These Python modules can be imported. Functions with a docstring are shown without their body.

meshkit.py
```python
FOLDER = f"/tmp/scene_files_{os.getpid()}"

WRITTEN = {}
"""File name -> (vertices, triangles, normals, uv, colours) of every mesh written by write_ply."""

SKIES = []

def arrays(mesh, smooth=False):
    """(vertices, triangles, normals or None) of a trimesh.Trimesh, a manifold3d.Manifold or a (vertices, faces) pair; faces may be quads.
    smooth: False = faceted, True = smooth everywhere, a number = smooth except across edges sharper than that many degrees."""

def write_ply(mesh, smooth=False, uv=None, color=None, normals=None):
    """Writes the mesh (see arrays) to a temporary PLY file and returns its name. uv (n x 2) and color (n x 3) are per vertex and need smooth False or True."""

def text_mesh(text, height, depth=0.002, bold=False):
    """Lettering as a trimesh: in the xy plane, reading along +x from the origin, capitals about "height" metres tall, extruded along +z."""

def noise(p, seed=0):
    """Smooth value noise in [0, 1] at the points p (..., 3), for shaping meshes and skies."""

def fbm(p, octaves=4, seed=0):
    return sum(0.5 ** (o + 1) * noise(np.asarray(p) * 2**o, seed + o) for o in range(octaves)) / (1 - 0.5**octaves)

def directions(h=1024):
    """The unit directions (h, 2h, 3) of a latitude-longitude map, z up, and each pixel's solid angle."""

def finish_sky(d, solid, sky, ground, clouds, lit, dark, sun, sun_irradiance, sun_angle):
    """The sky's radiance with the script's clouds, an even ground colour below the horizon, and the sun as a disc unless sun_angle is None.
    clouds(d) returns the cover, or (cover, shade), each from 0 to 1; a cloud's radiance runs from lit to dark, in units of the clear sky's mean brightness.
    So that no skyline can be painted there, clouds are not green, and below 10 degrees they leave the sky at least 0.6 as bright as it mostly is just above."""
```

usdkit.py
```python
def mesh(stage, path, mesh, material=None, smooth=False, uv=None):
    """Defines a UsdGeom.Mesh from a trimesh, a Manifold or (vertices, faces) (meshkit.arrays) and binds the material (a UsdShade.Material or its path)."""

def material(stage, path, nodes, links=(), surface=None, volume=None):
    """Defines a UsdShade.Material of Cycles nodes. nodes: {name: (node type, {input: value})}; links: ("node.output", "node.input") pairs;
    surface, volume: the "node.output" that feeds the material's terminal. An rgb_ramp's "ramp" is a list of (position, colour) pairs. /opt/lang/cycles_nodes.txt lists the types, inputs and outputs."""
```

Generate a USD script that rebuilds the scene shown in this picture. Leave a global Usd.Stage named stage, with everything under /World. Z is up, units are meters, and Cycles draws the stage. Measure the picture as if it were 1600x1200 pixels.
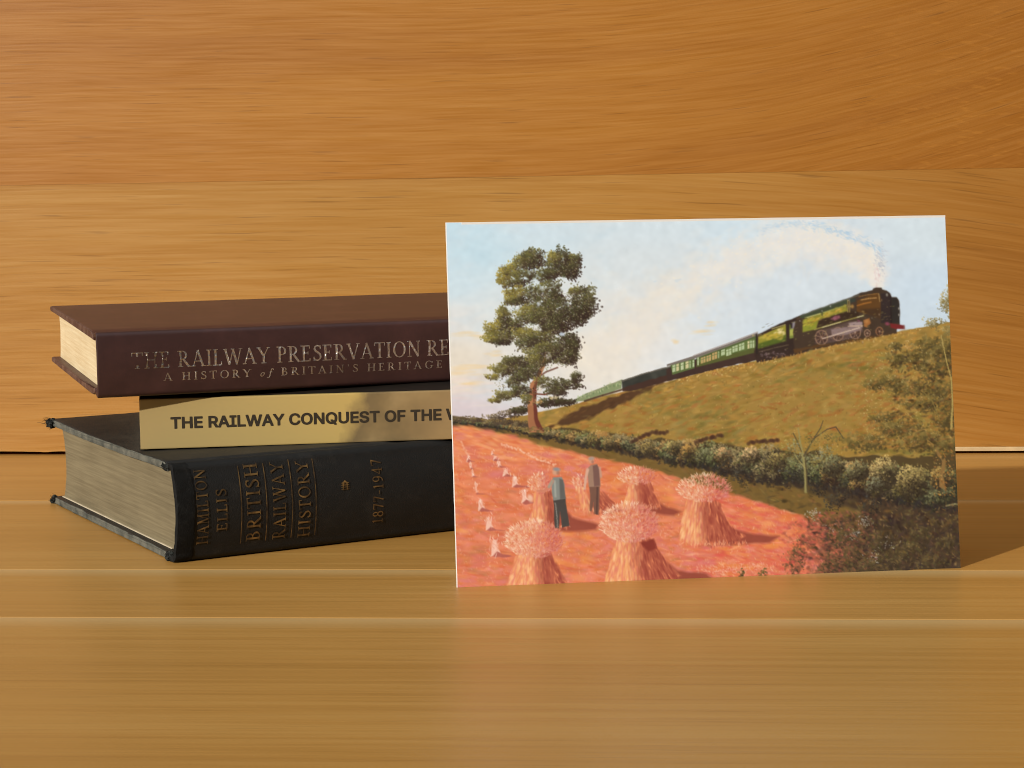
import math, numpy as np, trimesh, usdkit, mapbox_earcut
import meshkit
from scipy import ndimage
from shapely import affinity
from shapely.geometry import Polygon, LineString, Point, box as rect
from shapely.ops import unary_union
from pxr import Usd, UsdGeom, UsdLux, UsdShade, Gf, Sdf

KEY, SOFT1, SOFT2 = 1.12, .8, .9      # strengths of the lights
PRINT = np.array([.905, .95, .98])
stage = Usd.Stage.CreateInMemory()
UsdGeom.SetStageUpAxis(stage, 'Z'); UsdGeom.SetStageMetersPerUnit(stage, 1.0)
UsdGeom.Xform.Define(stage, '/World'); UsdGeom.Scope.Define(stage, '/World/Looks')
MM = .001

# ---------------------------------------------------------------- camera
cam = UsdGeom.Camera.Define(stage, '/World/camera')
EYE = np.array([0, 0, 174.23]) * MM
RIGHT, UP, FWD = np.array([.99861605, .05166656, -.00982609]), np.array([.00374093, .11657958, .99317431]), np.array([-.05245942, .99183656, -.11622496])
cam.AddTransformOp().Set(Gf.Matrix4d(*[float(x) for r in ((*RIGHT, 0), (*UP, 0), (*-FWD, 0), (*EYE, 1)) for x in r]))
cam.CreateHorizontalApertureAttr(36.0); cam.CreateVerticalApertureAttr(27.0)
cam.CreateFocalLengthAttr(36 * 3135.24 / 1600)
cam.CreateClippingRangeAttr(Gf.Vec2f(.05, 50.)); cam.CreateExposureAttr(0.0)

# ---------------------------------------------------------------- light: low warm light from the front left, added soft fills for ambient light
def aim(prim, pos, d):
    """place a light at pos, shining along d"""
    z = -np.asarray(d, float); z /= np.linalg.norm(z); x = np.cross([0, 0, 1.], z)
    x = np.array([1., 0, 0]) if np.linalg.norm(x) < 1e-6 else x / np.linalg.norm(x); y = np.cross(z, x)
    prim.AddTransformOp().Set(Gf.Matrix4d(*[float(v) for r in ((*x, 0), (*y, 0), (*z, 0), (*pos, 1)) for v in r]))
TO = np.array([1.5615, 1.8529, -1.0]); TO /= np.linalg.norm(TO)
key = UsdLux.DistantLight.Define(stage, '/World/key_light'); aim(key, (0, 0, 0), TO)
key.CreateIntensityAttr(KEY); key.CreateAngleAttr(1.3); key.CreateColorAttr(Gf.Vec3f(.95, .90, .84)); key.CreateNormalizeAttr(True)
def soft(name, pos, d, w, h, i, c):
    l = UsdLux.RectLight.Define(stage, '/World/' + name); aim(l, pos, d)
    l.CreateWidthAttr(w); l.CreateHeightAttr(h); l.CreateIntensityAttr(i); l.CreateColorAttr(Gf.Vec3f(*c)); return l
soft('overhead_fill', (-.1, .2, 2.2), (0, .15, -1), 3.2, 2.6, SOFT1, (.86, .95, 1.0))  # unseen area fill added overhead for ambient light
soft('left_fill', (-1.35, -.35, .8), (.8, 1, -.45), 1.2, 1.2, SOFT2, (.9, .97, 1.0))  # unseen softbox added at the left to grade the wall's brightness

# ---------------------------------------------------------------- helpers
COUNT = {}
def path_of(name, parent):
    base = (parent or '/World') + '/' + name; n = COUNT[base] = COUNT.get(base, -1) + 1
    return base if not n else f'{base}_{n:03d}'
def props(p, **kw):
    for k, v in kw.items():
        if v: p.SetCustomDataByKey(k, v)
def thing(name, label, category, loc=(0, 0, 0), rotz=0, group=None, kind=None):
    p = path_of(name, None); x = UsdGeom.Xform.Define(stage, p); x.AddTranslateOp().Set(Gf.Vec3d(*map(float, loc))); x.AddRotateZOp().Set(math.degrees(rotz))
    props(x.GetPrim(), label=label, category=category, group=group, kind=kind); return p
def obj(name, mesh, mat, parent=None, smooth=30, **kw):
    p = path_of(name, parent); m = usdkit.mesh(stage, p, mesh, mat, smooth); props(m.GetPrim(), **kw); return p

def area(p): return .5 * float(np.sum(p[:, 0] * np.roll(p[:, 1], -1) - np.roll(p[:, 0], -1) * p[:, 1]))
def resample(p, step):
    out = []
    for a, b in zip(p, np.roll(p, -1, 0)):
        n = max(int(round(np.hypot(*(b - a)) / step)), 1); out += [a + (b - a) * k / n for k in range(n)]
    return np.array(out)
def loft(prof, us, inset=None, step=None):
    """closed profile (v, z) drawn out along u; inset: how far the profile shrinks at each u (rounded ends)"""
    p = np.asarray(prof.exterior.coords)[:-1] if hasattr(prof, 'exterior') else np.asarray(prof, float)
    if area(p) < 0: p = p[::-1]
    if step: p = resample(p, step)
    e = np.roll(p, -1, 0) - p; n = np.c_[e[:, 1], -e[:, 0]]; n /= np.maximum(np.linalg.norm(n, axis=1, keepdims=True), 1e-12)
    vn = n + np.roll(n, 1, 0); vn /= np.maximum((vn ** 2).sum(1, keepdims=True) / 2, .5)
    inset = np.zeros(len(us)) if inset is None else inset; N = len(p)
    V = np.vstack([np.c_[np.full(N, u), p - vn * i] for u, i in zip(us, inset)]); F = []
    i = np.arange(N); j = (i + 1) % N
    for k in range(len(us) - 1):
        a, b = k * N, (k + 1) * N
        F += [np.c_[a + i, a + j, b + j], np.c_[a + i, b + j, b + i]]
    def cap(k):
        q = V[k * N:(k + 1) * N, 1:]; return np.asarray(mapbox_earcut.triangulate_float64(np.ascontiguousarray(q), np.array([N], np.uint32))).reshape(-1, 3) + k * N
    c0, c1 = cap(0), cap(len(us) - 1); m = trimesh.Trimesh(V, np.vstack(F + [c0[:, ::-1], c1]), process=False)
    m.fix_normals(); return m
def ends(L, q=.5, n=2):
    """u positions and insets of a body of length L with ends rounded by q"""
    t = np.array([0, .3, 1]); u = np.r_[q * t, np.linspace(q, L - q, n + 1)[1:-1], L - q * t[::-1]]
    i = np.r_[q * .7 * np.array([1, .35, 0]), np.zeros(n - 1), q * .7 * np.array([0, .35, 1])]
    return u, i
def rounded(x0, y0, x1, y1, r): return rect(x0 + r, y0 + r, x1 - r, y1 - r).buffer(r, quad_segs=4)
def mm(m, s=1.): m = m.copy(); m.apply_scale(MM * s); return m
def rough(m, amp, scale, seed=0):
    """push vertices about by smooth noise: amp and scale in mm"""
    v = m.vertices; d = np.stack([meshkit.fbm(v / scale + 31.7 * k + seed, 3, seed + k) - .5 for k in range(3)], 1); m.vertices = v + d * 2 * amp; return m
def tube(pts, r, n=5):
    p = np.asarray(pts, float); V, F = [], []; r = np.broadcast_to(r, len(p))
    for k in range(len(p)):
        t = p[min(k + 1, len(p) - 1)] - p[max(k - 1, 0)]; t /= np.linalg.norm(t) + 1e-12; a = np.cross(t, [.3, .5, .8]); a /= np.linalg.norm(a) + 1e-12; b = np.cross(t, a)
        V += [p[k] + r[k] * (a * math.cos(2 * math.pi * i / n) + b * math.sin(2 * math.pi * i / n)) for i in range(n)]
        if k: F += [[(k - 1) * n + i, (k - 1) * n + (i + 1) % n, k * n + (i + 1) % n] for i in range(n)] + [[(k - 1) * n + i, k * n + (i + 1) % n, k * n + i] for i in range(n)]
    return trimesh.Trimesh(np.array(V), np.array(F), process=False)
def lin(c):
    c = np.asarray(c, float) / 255; return np.where(c < .04045, c / 12.92, ((c + .055) / 1.055) ** 2.4)
def col(*c): return tuple(float(x) for x in lin(c))

# ---------------------------------------------------------------- materials
def material(name, nodes, links, surface='p.BSDF'): return usdkit.material(stage, '/World/Looks/' + name, nodes, links, surface)
def wood(name, grain, dark, mid, light, rgh=.38, seed=0., bend=0., flecks=False, pale=None, spec=.5, heart_falloff=None, fine=(6, 7, 7), mixf=.58):
    """wood whose grain runs along x; grain: (x, y, z) stretch of the streaks; bend: arched figure towards +x; pale: colour of the far edge"""
    g = np.array(grain, float)
    nodes = {'c': ('texture_coordinate', {}), 's': ('separate_xyz', {}), 'j': ('combine_xyz', {}),
             'x1': ('math', {'math_type': 'subtract', 'value2': -.06}), 'x2': ('math', {'math_type': 'maximum', 'value2': 0.}), 'x3': ('math', {'math_type': 'multiply'}), 'x4': ('math', {'math_type': 'multiply_add', 'value2': -bend}),
             'wv': ('noise_texture', {'scale': 7., 'detail': 2.}), 'wm': ('math', {'math_type': 'multiply_add', 'value2': .006}),
             'm1': ('mapping', {'scale': tuple(g), 'location': (seed, seed * 1.7, seed * .6)}), 'n1': ('noise_texture', {'scale': 1., 'detail': 4., 'roughness': .55}),
             'm2': ('mapping', {'scale': tuple(g * fine), 'location': (seed * 2, seed, seed)}), 'n2': ('noise_texture', {'scale': 1., 'detail': 3., 'roughness': .6}),
             'm3': ('mapping', {'scale': tuple(g * (9, 11, 11)), 'location': (seed * 3, seed, 4 + seed)}), 'n3': ('noise_texture', {'scale': 1., 'detail': 2.}),
             'm4': ('mapping', {'scale': tuple(g * (.8, .12, .12)), 'location': (seed, 9, seed)}), 'n4': ('noise_texture', {'scale': 1., 'detail': 2.}),
             'r1': ('rgb_ramp', {'ramp': [(.26, dark), (.5, mid), (.74, light)]}),
             'a1': ('mix_float', {'fac': mixf}), 'a2': ('mix_float', {'fac': .3}),
             'r3': ('map_range', {'from_min': .63, 'from_max': .74, 'to_min': 0., 'to_max': .42, 'clamp': True}), 'mp': ('mix', {'color2': tuple(np.array(dark) * .45)}),
             'b': ('bump', {'strength': .12, 'distance': .0006}),
             'rr': ('map_range', {'from_min': .3, 'from_max': .7, 'to_min': rgh - .06, 'to_max': rgh + .08}),
             'p': ('principled_bsdf', {'specular_ior_level': spec})}
    L = [('c.object', 's.vector'), ('s.x', 'x1.value1'), ('x1.value', 'x2.value1'), ('x2.value', 'x3.value1'), ('x2.value', 'x3.value2'), ('x3.value', 'x4.value1'), ('s.z', 'wm.value3'), ('c.object', 'wv.vector'), ('wv.fac', 'wm.value1'), ('wm.value', 'x4.value3'),
         ('s.x', 'j.x'), ('s.y', 'j.y'), ('x4.value', 'j.z')]
    for k in '1234': L += [('j.vector', f'm{k}.vector'), (f'm{k}.vector', f'n{k}.vector')]
    L += [('n1.fac', 'a1.a'), ('n2.fac', 'a1.b'), ('a1.result', 'a2.a'), ('n4.fac', 'a2.b'), ('a2.result', 'r1.fac'), ('n3.fac', 'r3.value'), ('r3.result', 'mp.fac'), ('r1.color', 'mp.color1'), ('n2.fac', 'b.height'), ('b.normal', 'p.normal'), ('n2.fac', 'rr.value'), ('rr.result', 'p.roughness')]
    last = 'mp.color'
    if flecks:      # medullary flecks: short pale strokes lying across the grain
        nodes.update({'fm': ('mapping', {'rotation': (0, .45, 0), 'scale': (110, 1, 620)}), 'fn': ('noise_texture', {'scale': 1., 'detail': 1.}), 'fr': ('map_range', {'from_min': .58, 'from_max': .7, 'to_min': 0., 'to_max': .22, 'clamp': True}),
                      'fx': ('map_range', {'from_min': .08, 'from_max': .2, 'to_min': 0., 'to_max': 1., 'clamp': True}), 'ff': ('math', {'math_type': 'multiply'}), 'fc': ('mix', {'color2': tuple(np.array(light) * 1.35)})})
        L += [('c.object', 'fm.vector'), ('fm.vector', 'fn.vector'), ('fn.fac', 'fr.value'), ('s.x', 'fx.value'), ('fr.result', 'ff.value1'), ('fx.result', 'ff.value2'), ('ff.value', 'fc.fac'), (last, 'fc.color1')]; last = 'fc.color'
    if heart_falloff is not None:      # redder, darker towards +x: part heartwood tone, part painted light falloff
        nodes.update({'hx': ('map_range', {'from_min': .0, 'from_max': .26, 'to_min': 0., 'to_max': 1., 'clamp': True}), 'hc': ('mix', {'mix_type': 'multiply', 'color2': heart_falloff})})
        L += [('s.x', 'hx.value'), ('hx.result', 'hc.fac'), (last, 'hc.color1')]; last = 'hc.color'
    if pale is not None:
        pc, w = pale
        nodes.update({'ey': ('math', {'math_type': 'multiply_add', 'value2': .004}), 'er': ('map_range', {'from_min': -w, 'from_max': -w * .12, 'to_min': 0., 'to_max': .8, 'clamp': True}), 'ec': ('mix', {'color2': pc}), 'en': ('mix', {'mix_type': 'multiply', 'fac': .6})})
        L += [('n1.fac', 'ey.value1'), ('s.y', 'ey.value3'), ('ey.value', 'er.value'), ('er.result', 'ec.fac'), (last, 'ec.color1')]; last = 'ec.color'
        nodes.update({'dn': ('noise_texture', {'scale': 780., 'detail': 1.}), 'dr': ('map_range', {'from_min': .79, 'from_max': .84, 'to_min': 0., 'to_max': .4, 'clamp': True}), 'dc': ('mix', {'color2': (.62, .5, .34)})})      # specks of dust
        L += [('c.object', 'dn.vector'), ('dn.fac', 'dr.value'), ('dr.result', 'dc.fac'), (last, 'dc.color1')]; last = 'dc.color'
    return material(name, nodes, L + [(last, 'p.base_color')])
def plain(name, c, rgh=.5, spec=.5, var=.15, scale=200., bump=0., bscale=900., metal=0., dist=.0003, sheen=0.):
    c = np.array(c)
    return material(name, {'g': ('texture_coordinate', {}), 'n': ('noise_texture', {'scale': scale, 'detail': 4.}), 'r': ('rgb_ramp', {'ramp': [(.3, tuple(c * (1 - var))), (.7, tuple(np.minimum(c * (1 + var), 1)))]}),
                           'bn': ('noise_texture', {'scale': bscale, 'detail': 3.}), 'b': ('bump', {'strength': bump, 'distance': dist}), 'p': ('principled_bsdf', {'roughness': rgh, 'specular_ior_level': spec, 'metallic': metal, 'sheen_weight': sheen})},
                    [('g.object', 'n.vector'), ('g.object', 'bn.vector'), ('n.fac', 'r.fac'), ('r.color', 'p.base_color'), ('bn.fac', 'b.height')] + ([('b.normal', 'p.normal')] if bump else []))
def pages(name, light, dark, fine):
    """edges of paper: thin lines that run along the leaves"""
    return material(name, {'g': ('texture_coordinate', {}), 'm': ('mapping', {'scale': (18, 18, fine)}), 'n': ('noise_texture', {'scale': 1., 'detail': 5., 'roughness': .7}), 'm2': ('mapping', {'scale': (30, 30, 60)}), 'n2': ('noise_texture', {'scale': 1., 'detail': 3.}), 'a': ('mix_float', {'fac': .25}),
                           'r': ('rgb_ramp', {'ramp': [(.3, dark), (.62, light)]}), 'b': ('bump', {'strength': .5, 'distance': .0004}), 'p': ('principled_bsdf', {'roughness': .85, 'specular_ior_level': .2})},
                    [('g.object', 'm.vector'), ('m.vector', 'n.vector'), ('g.object', 'm2.vector'), ('m2.vector', 'n2.vector'), ('n.fac', 'a.a'), ('n2.fac', 'a.b'), ('a.result', 'r.fac'), ('r.color', 'p.base_color'), ('n.fac', 'b.height'), ('b.normal', 'p.normal')])
def cloth(name, c, worn, scale, rgh=.7, edge=.0, spec=.35, bump=.35, wear=(.55, .75)):
    """book cloth: a fine weave, rubbed paler in patches"""
    return material(name, {'g': ('texture_coordinate', {}), 'n': ('noise_texture', {'scale': scale, 'detail': 6., 'roughness': .65}), 'f': ('map_range', {'from_min': wear[0], 'from_max': wear[1], 'to_min': edge, 'to_max': .8, 'clamp': True}), 'x': ('mix', {'color1': c, 'color2': worn}),
                           'v': ('noise_texture', {'scale': 1900., 'detail': 2.}), 'b': ('bump', {'strength': bump, 'distance': .0003}), 'p': ('principled_bsdf', {'roughness': rgh, 'specular_ior_level': spec})},
                    [('g.object', 'n.vector'), ('g.object', 'v.vector'), ('n.fac', 'f.value'), ('f.result', 'x.fac'), ('x.color', 'p.base_color'), ('v.fac', 'b.height'), ('b.normal', 'p.normal')])
# ---------------------------------------------------------------- the printed picture on the card (flat print: one colour per vertex)
PX0, PY0, PW, PH = 690, 325, 820, 602
class Canvas:
    """A painter's sheet: soft polygons and short brush dabs laid over one another."""
    def __init__(s, seed=5):
        s.r = np.random.default_rng(seed); s.a = np.zeros((PH, PW, 3), np.float32)
        s.yy, s.xx = np.mgrid[0:PH, 0:PW].astype(np.float32)
        s.xx += PX0; s.yy += PY0
        s.n = [s.smooth_noise(k) for k in (3, 7, 16, 45)]
    def smooth_noise(s, k):
        n = ndimage.gaussian_filter(s.r.normal(size=(PH, PW)), k, mode='wrap'); return (n / n.std()).astype(np.float32)
    def blend(s, al, col):
        s.a += al[..., None] * (np.asarray(col, np.float32) - s.a)
    def poly(s, pts, col, soft=1.2, rough=0, k=0, tone=0):
        p = np.asarray(pts, float); m = soft + rough * 3 + 2
        x0, y0 = np.maximum((p.min(0) - m - [PX0, PY0]).astype(int), 0); x1, y1 = (p.max(0) + m - [PX0, PY0]).astype(int) + 1
        X, Y = s.xx[y0:y1, x0:x1], s.yy[y0:y1, x0:x1]
        if X.size == 0: return
        d = np.full(X.shape, 1e9, np.float32); inside = np.zeros(X.shape, bool)
        for (ax, ay), (bx, by) in zip(p, np.roll(p, -1, 0)):
            ex, ey = bx - ax, by - ay; wx, wy = X - ax, Y - ay
            t = np.clip((wx * ex + wy * ey) / max(ex * ex + ey * ey, 1e-9), 0, 1)
            d = np.minimum(d, (wx - t * ex) ** 2 + (wy - t * ey) ** 2)
            c = (ay > Y) != (by > Y)
            if by != ay: inside ^= c & (X < ex * (Y - ay) / (by - ay) + ax)
        sd = np.where(inside, -1, 1) * np.sqrt(d)
        if rough: sd = sd + rough * s.n[k][y0:y1, x0:x1]
        al = np.clip(.5 - sd / soft, 0, 1)[..., None]
        c = np.asarray(col, np.float32)
        if tone: c = c * (1 + tone * s.n[1][y0:y1, x0:x1, None] * .5 + tone * s.n[0][y0:y1, x0:x1, None] * .5)
        s.a[y0:y1, x0:x1] += al * (c - s.a[y0:y1, x0:x1])
    def dab(s, x, y, L, w, ang, col, al=.8):
        R = int(max(L, w) + 2); cx, cy = int(x) - PX0, int(y) - PY0
        x0, x1, y0, y1 = max(cx - R, 0), min(cx + R + 1, PW), max(cy - R, 0), min(cy + R + 1, PH)
        if x0 >= x1 or y0 >= y1: return
        X, Y = s.xx[y0:y1, x0:x1] - x, s.yy[y0:y1, x0:x1] - y
        ca, sa = math.cos(ang), math.sin(ang)
        u = (X * ca + Y * sa) / L; v = (Y * ca - X * sa) / w
        k = np.clip((1.4 - np.sqrt(u * u + v * v)) * 1.15, 0, 1)[..., None] * al
        s.a[y0:y1, x0:x1] += k * (np.asarray(col, np.float32) - s.a[y0:y1, x0:x1])
    def line(s, pts, w, col, al=.9, jit=0):
        p = np.asarray(pts, float)
        ws = np.linspace(w, w, len(p)) if np.ndim(w) == 0 else np.asarray(w, float)
        for (a, b, wa, wb) in zip(p[:-1], p[1:], ws[:-1], ws[1:]):
            n = int(max(np.hypot(*(b - a)) / max(min(wa, wb), .8), 1)) + 1
            for t in np.linspace(0, 1, n):
                q = a + t * (b - a) + s.r.normal(size=2) * jit; s.dab(q[0], q[1], max(wa + t * (wb - wa), .6), max(wa + t * (wb - wa), .6), 0, col, al)
    def scatter(s, n, inside, pal, L, w, ang, al=.7, dang=.5, box=None, var=8):
        """n dabs where inside(x, y) says so; pal: colours; L, w: ranges"""
        x0, y0, x1, y1 = box; r = s.r; pal = np.asarray(pal, float)
        x = r.uniform(x0, x1, n); y = r.uniform(y0, y1, n); ok = inside(x, y) if inside else np.ones(n, bool)
        for a, b in zip(x[ok], y[ok]):
            c = pal[r.integers(len(pal))] + r.normal() * var + r.normal(size=3) * var * .3
            s.dab(a, b, r.uniform(*L), r.uniform(*w), ang + r.normal() * dang, c, al * r.uniform(.5, 1))
    def clump(s, x, y, rx, ry, dark, mid, light, n=None, size=(.7, 1.9), sun=(-.6, -.7), al=.75, bias=0., edge=1.0):
        """a mass of leaves: small dabs, light towards the painted sun, loose at the rim"""
        r = s.r; n = int(n or rx * ry * 1.5)
        th = r.uniform(0, 2 * math.pi, n); q = np.sqrt(r.uniform(0, 1, n)) * (1 + r.normal(size=n) * .13 * edge)
        lob = 1 + .18 * np.sin(3 * th + r.uniform(0, 6)) + .12 * np.sin(5 * th + r.uniform(0, 6))
        dx, dy = q * np.cos(th) * lob, q * np.sin(th) * lob
        order = np.argsort(dx * sun[0] + dy * sun[1] + r.normal(size=n) * .5)
        for i in order:
            t = (dx[i] * sun[0] + dy[i] * sun[1]) * .62 + bias + r.normal() * .2 + .12 * float(s.n[0][min(max(int(y + dy[i] * ry) - PY0, 0), PH - 1), min(max(int(x + dx[i] * rx) - PX0, 0), PW - 1)])
            c = np.asarray(dark, float) + (np.asarray(mid, float) - dark) * np.clip(t + .6, 0, 1) + (np.asarray(light, float) - mid) * np.clip(t - .25, 0, 1) * 1.3
            s.dab(x + dx[i] * rx, y + dy[i] * ry, r.uniform(*size), r.uniform(*size) * .8, r.uniform(0, 3.1), c + r.normal() * 5, al)

def inpoly(pts):
    P = np.asarray(pts, float)
    def f(x, y):
        o = np.zeros(np.shape(x), bool)
        for (ax, ay), (bx, by) in zip(P, np.roll(P, -1, 0)):
            if by != ay: o ^= ((ay > y) != (by > y)) & (x < (bx - ax) * (y - ay) / (by - ay) + ax)
        return o
    return f

def paint_picture():
    s = Canvas(); r = s.r
    Z = lambda ox, oy, k: (lambda *p: [(ox + a / k, oy + b / k) for a, b in p])
    # --- sky
    def grad(keys):
        """keys: (x, y, colour) blended by inverse distance"""
        num, den = 0, 0
        for x, y, c in keys:
            w = 1 / ((s.xx - x) ** 2 + ((s.yy - y) * 1.7) ** 2 + 900) ** 1.5
            num, den = num + w[..., None] * np.asarray(c, np.float32), den + w
        return num / den[..., None]
    s.a[:] = grad([(700, 350, (196, 220, 234)), (740, 400, (196, 219, 232)), (715, 450, (206, 222, 232)), (850, 350, (206, 220, 230)), (1000, 350, (212, 222, 230)), (1150, 350, (208, 222, 233)),
                   (1000, 420, (215, 221, 226)), (720, 500, (224, 220, 218)), (720, 560, (231, 218, 202)), (730, 600, (232, 215, 198)), (720, 640, (213, 198, 205)), (760, 650, (216, 200, 206)), (930, 470, (224, 222, 220)), (930, 560, (233, 222, 208)), (1000, 540, (229, 224, 220)),
                   (1050, 560, (222, 224, 228)), (1120, 500, (214, 221, 229)), (1250, 450, (212, 220, 229)), (1300, 420, (214, 221, 229)), (1450, 360, (212, 222, 230)), (1460, 450, (203, 217, 232)), (1400, 480, (204, 217, 230)), (1200, 520, (208, 218, 230)), (780, 610, (206, 213, 220)), (780, 500, (222, 224, 224))])
    s.a += (s.n[2] * .7 + s.n[1] * .6 + s.n[0] * .7)[..., None]; s.a += np.array((1, 3, 3))
    s.scatter(900, lambda x, y: (y < 520) & (x < 960), [(190, 215, 231), (206, 222, 232), (216, 224, 230)], (6, 16), (3, 6), -.25, .09, .3, (695, 335, 1000, 520), 2)
    for x, y, L in [(728, 523, 18), (745, 526, 14), (725, 576, 22), (748, 574, 18), (772, 555, 12), (720, 584, 20), (1108, 506, 9), (1096, 518, 16), (1055, 534, 7), (735, 600, 20)]:
        for k in range(10): s.dab(x + r.normal() * L * .5, y + r.normal() * 2, L * .6, 1.8, -.04, (238, 205, 150), .16)
    for k in range(60): s.dab(r.uniform(700, 790), r.uniform(590, 640), r.uniform(8, 20), r.uniform(1.5, 3), -.05, [(240, 222, 208), (210, 212, 224), (226, 206, 208)][k % 3], .2)
    # --- the plume of smoke
    path = np.array([(1369, 440, 6), (1368, 425, 10), (1355, 405, 19), (1325, 388, 27), (1285, 375, 32), (1240, 372, 35), (1195, 385, 36), (1150, 405, 38), (1100, 432, 40), (1050, 465, 42), (1000, 500, 44), (955, 535, 46), (915, 570, 44)], float)
    tt = np.linspace(0, len(path) - 1, 900); jj = np.arange(len(path))
    for k in range(3400):
        t = r.uniform(0, len(path) - 1); x, y, q = (np.interp(t, jj, path[:, i]) for i in range(3))
        dx, dy = r.normal(size=2) * q * .58
        c = np.array([(238, 230, 221), (232, 228, 224), (241, 233, 219), (224, 223, 224)][r.integers(4)], float) + (np.array((0, -3, -8)) if t > 8 else 0) + r.normal() * 3
        s.dab(x + dx, y + dy, r.uniform(2, 6 + q * .2), r.uniform(1.5, 4 + q * .14), r.uniform(-.9, .3), c, .085 + .2 * math.exp(-t / 3))
    for k in range(260):
        t = r.uniform(1.2, 9); x, y, q = (np.interp(t, jj, path[:, i]) for i in range(3))
        s.dab(x + r.normal() * q * .4, y + r.normal() * q * .35, r.uniform(.8, 2.6), r.uniform(.7, 1.6), r.uniform(-.9, .5), (241, 232, 216), .4)
    for k in range(330):
        t = r.uniform(0, 1); x = 1180 + t * 198; y = np.interp(x, [1180, 1227, 1271, 1310, 1348, 1372, 1380], [362, 347, 350, 361, 374, 388, 402]) + r.normal() * 4
        s.dab(x, y, r.uniform(1.5, 5), r.uniform(.7, 1.7), .35 * (t - .2) * 2 + r.normal() * .4, [(160, 196, 226), (174, 205, 230), (196, 214, 230)][k % 3], (.2 + .4 * t) * r.uniform(.3, .9))
    for k in range(110):
        s.dab(1374 + r.normal() * 5, 408 + r.normal() * 12, r.uniform(1, 4), r.uniform(.6, 1.2), r.uniform(-.4, 1.2), [(182, 188, 202), (198, 200, 210), (170, 180, 198)][k % 3], .26)
    for k in range(60): s.dab(1369 + r.normal() * 3, 428 + r.normal() * 8, r.uniform(1, 3.5), r.uniform(.8, 2), 1.2, [(236, 226, 222), (222, 196, 196), (240, 236, 232)][k % 3], .4)
    for x, y in [(1055, 438), (1056, 440), (1060, 437), (1022, 440)]: s.dab(x, y, 3., 1.4, -.3, (184, 208, 230), .3)
    # --- hill
    top = [(690, 652), (740, 654), (775, 656), (836, 646), (890, 634), (960, 614), (1040, 597), (1109, 577), (1178, 563), (1260, 546), (1330, 529), (1397, 517), (1440, 509), (1480, 502), (1512, 499)]
    hill = top + [(1512, 930), (690, 930)]
    s.poly(hill, (158, 125, 62), 1.5, .5, 0)
    ty = lambda x: np.interp(x, [p[0] for p in top], [p[1] for p in top])
    inh = lambda x, y: (y > ty(x) + 1) & (y < 720)
    s.scatter(3600, inh, [(170, 132, 64), (154, 122, 58), (144, 118, 56), (132, 112, 54), (178, 140, 70), (158, 126, 64)], (4, 12), (1.5, 4), -.22, .5, .25, (830, 500, 1500, 720))
    s.scatter(1500, lambda x, y: inh(x, y) & (y < ty(x) + 34), [(190, 142, 68), (200, 148, 66), (180, 130, 60), (205, 160, 92)], (3, 8), (1, 2.6), -.3, .5, .25, (830, 500, 1500, 700))
    s.scatter(700, lambda x, y: inh(x, y) & (s.n[3][np.clip(y.astype(int) - PY0, 0, PH - 1), np.clip(x.astype(int) - PX0, 0, PW - 1)] > .4), [(118, 100, 48), (128, 108, 50), (106, 96, 48)], (4, 13), (1.5, 4), -.2, .45, .2, (960, 560, 1500, 715))
    s.scatter(420, lambda x, y: inh(x, y), [(158, 88, 44), (168, 98, 50)], (3, 9), (1, 3), -.2, .4, .3, (900, 540, 1480, 700))
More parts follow.
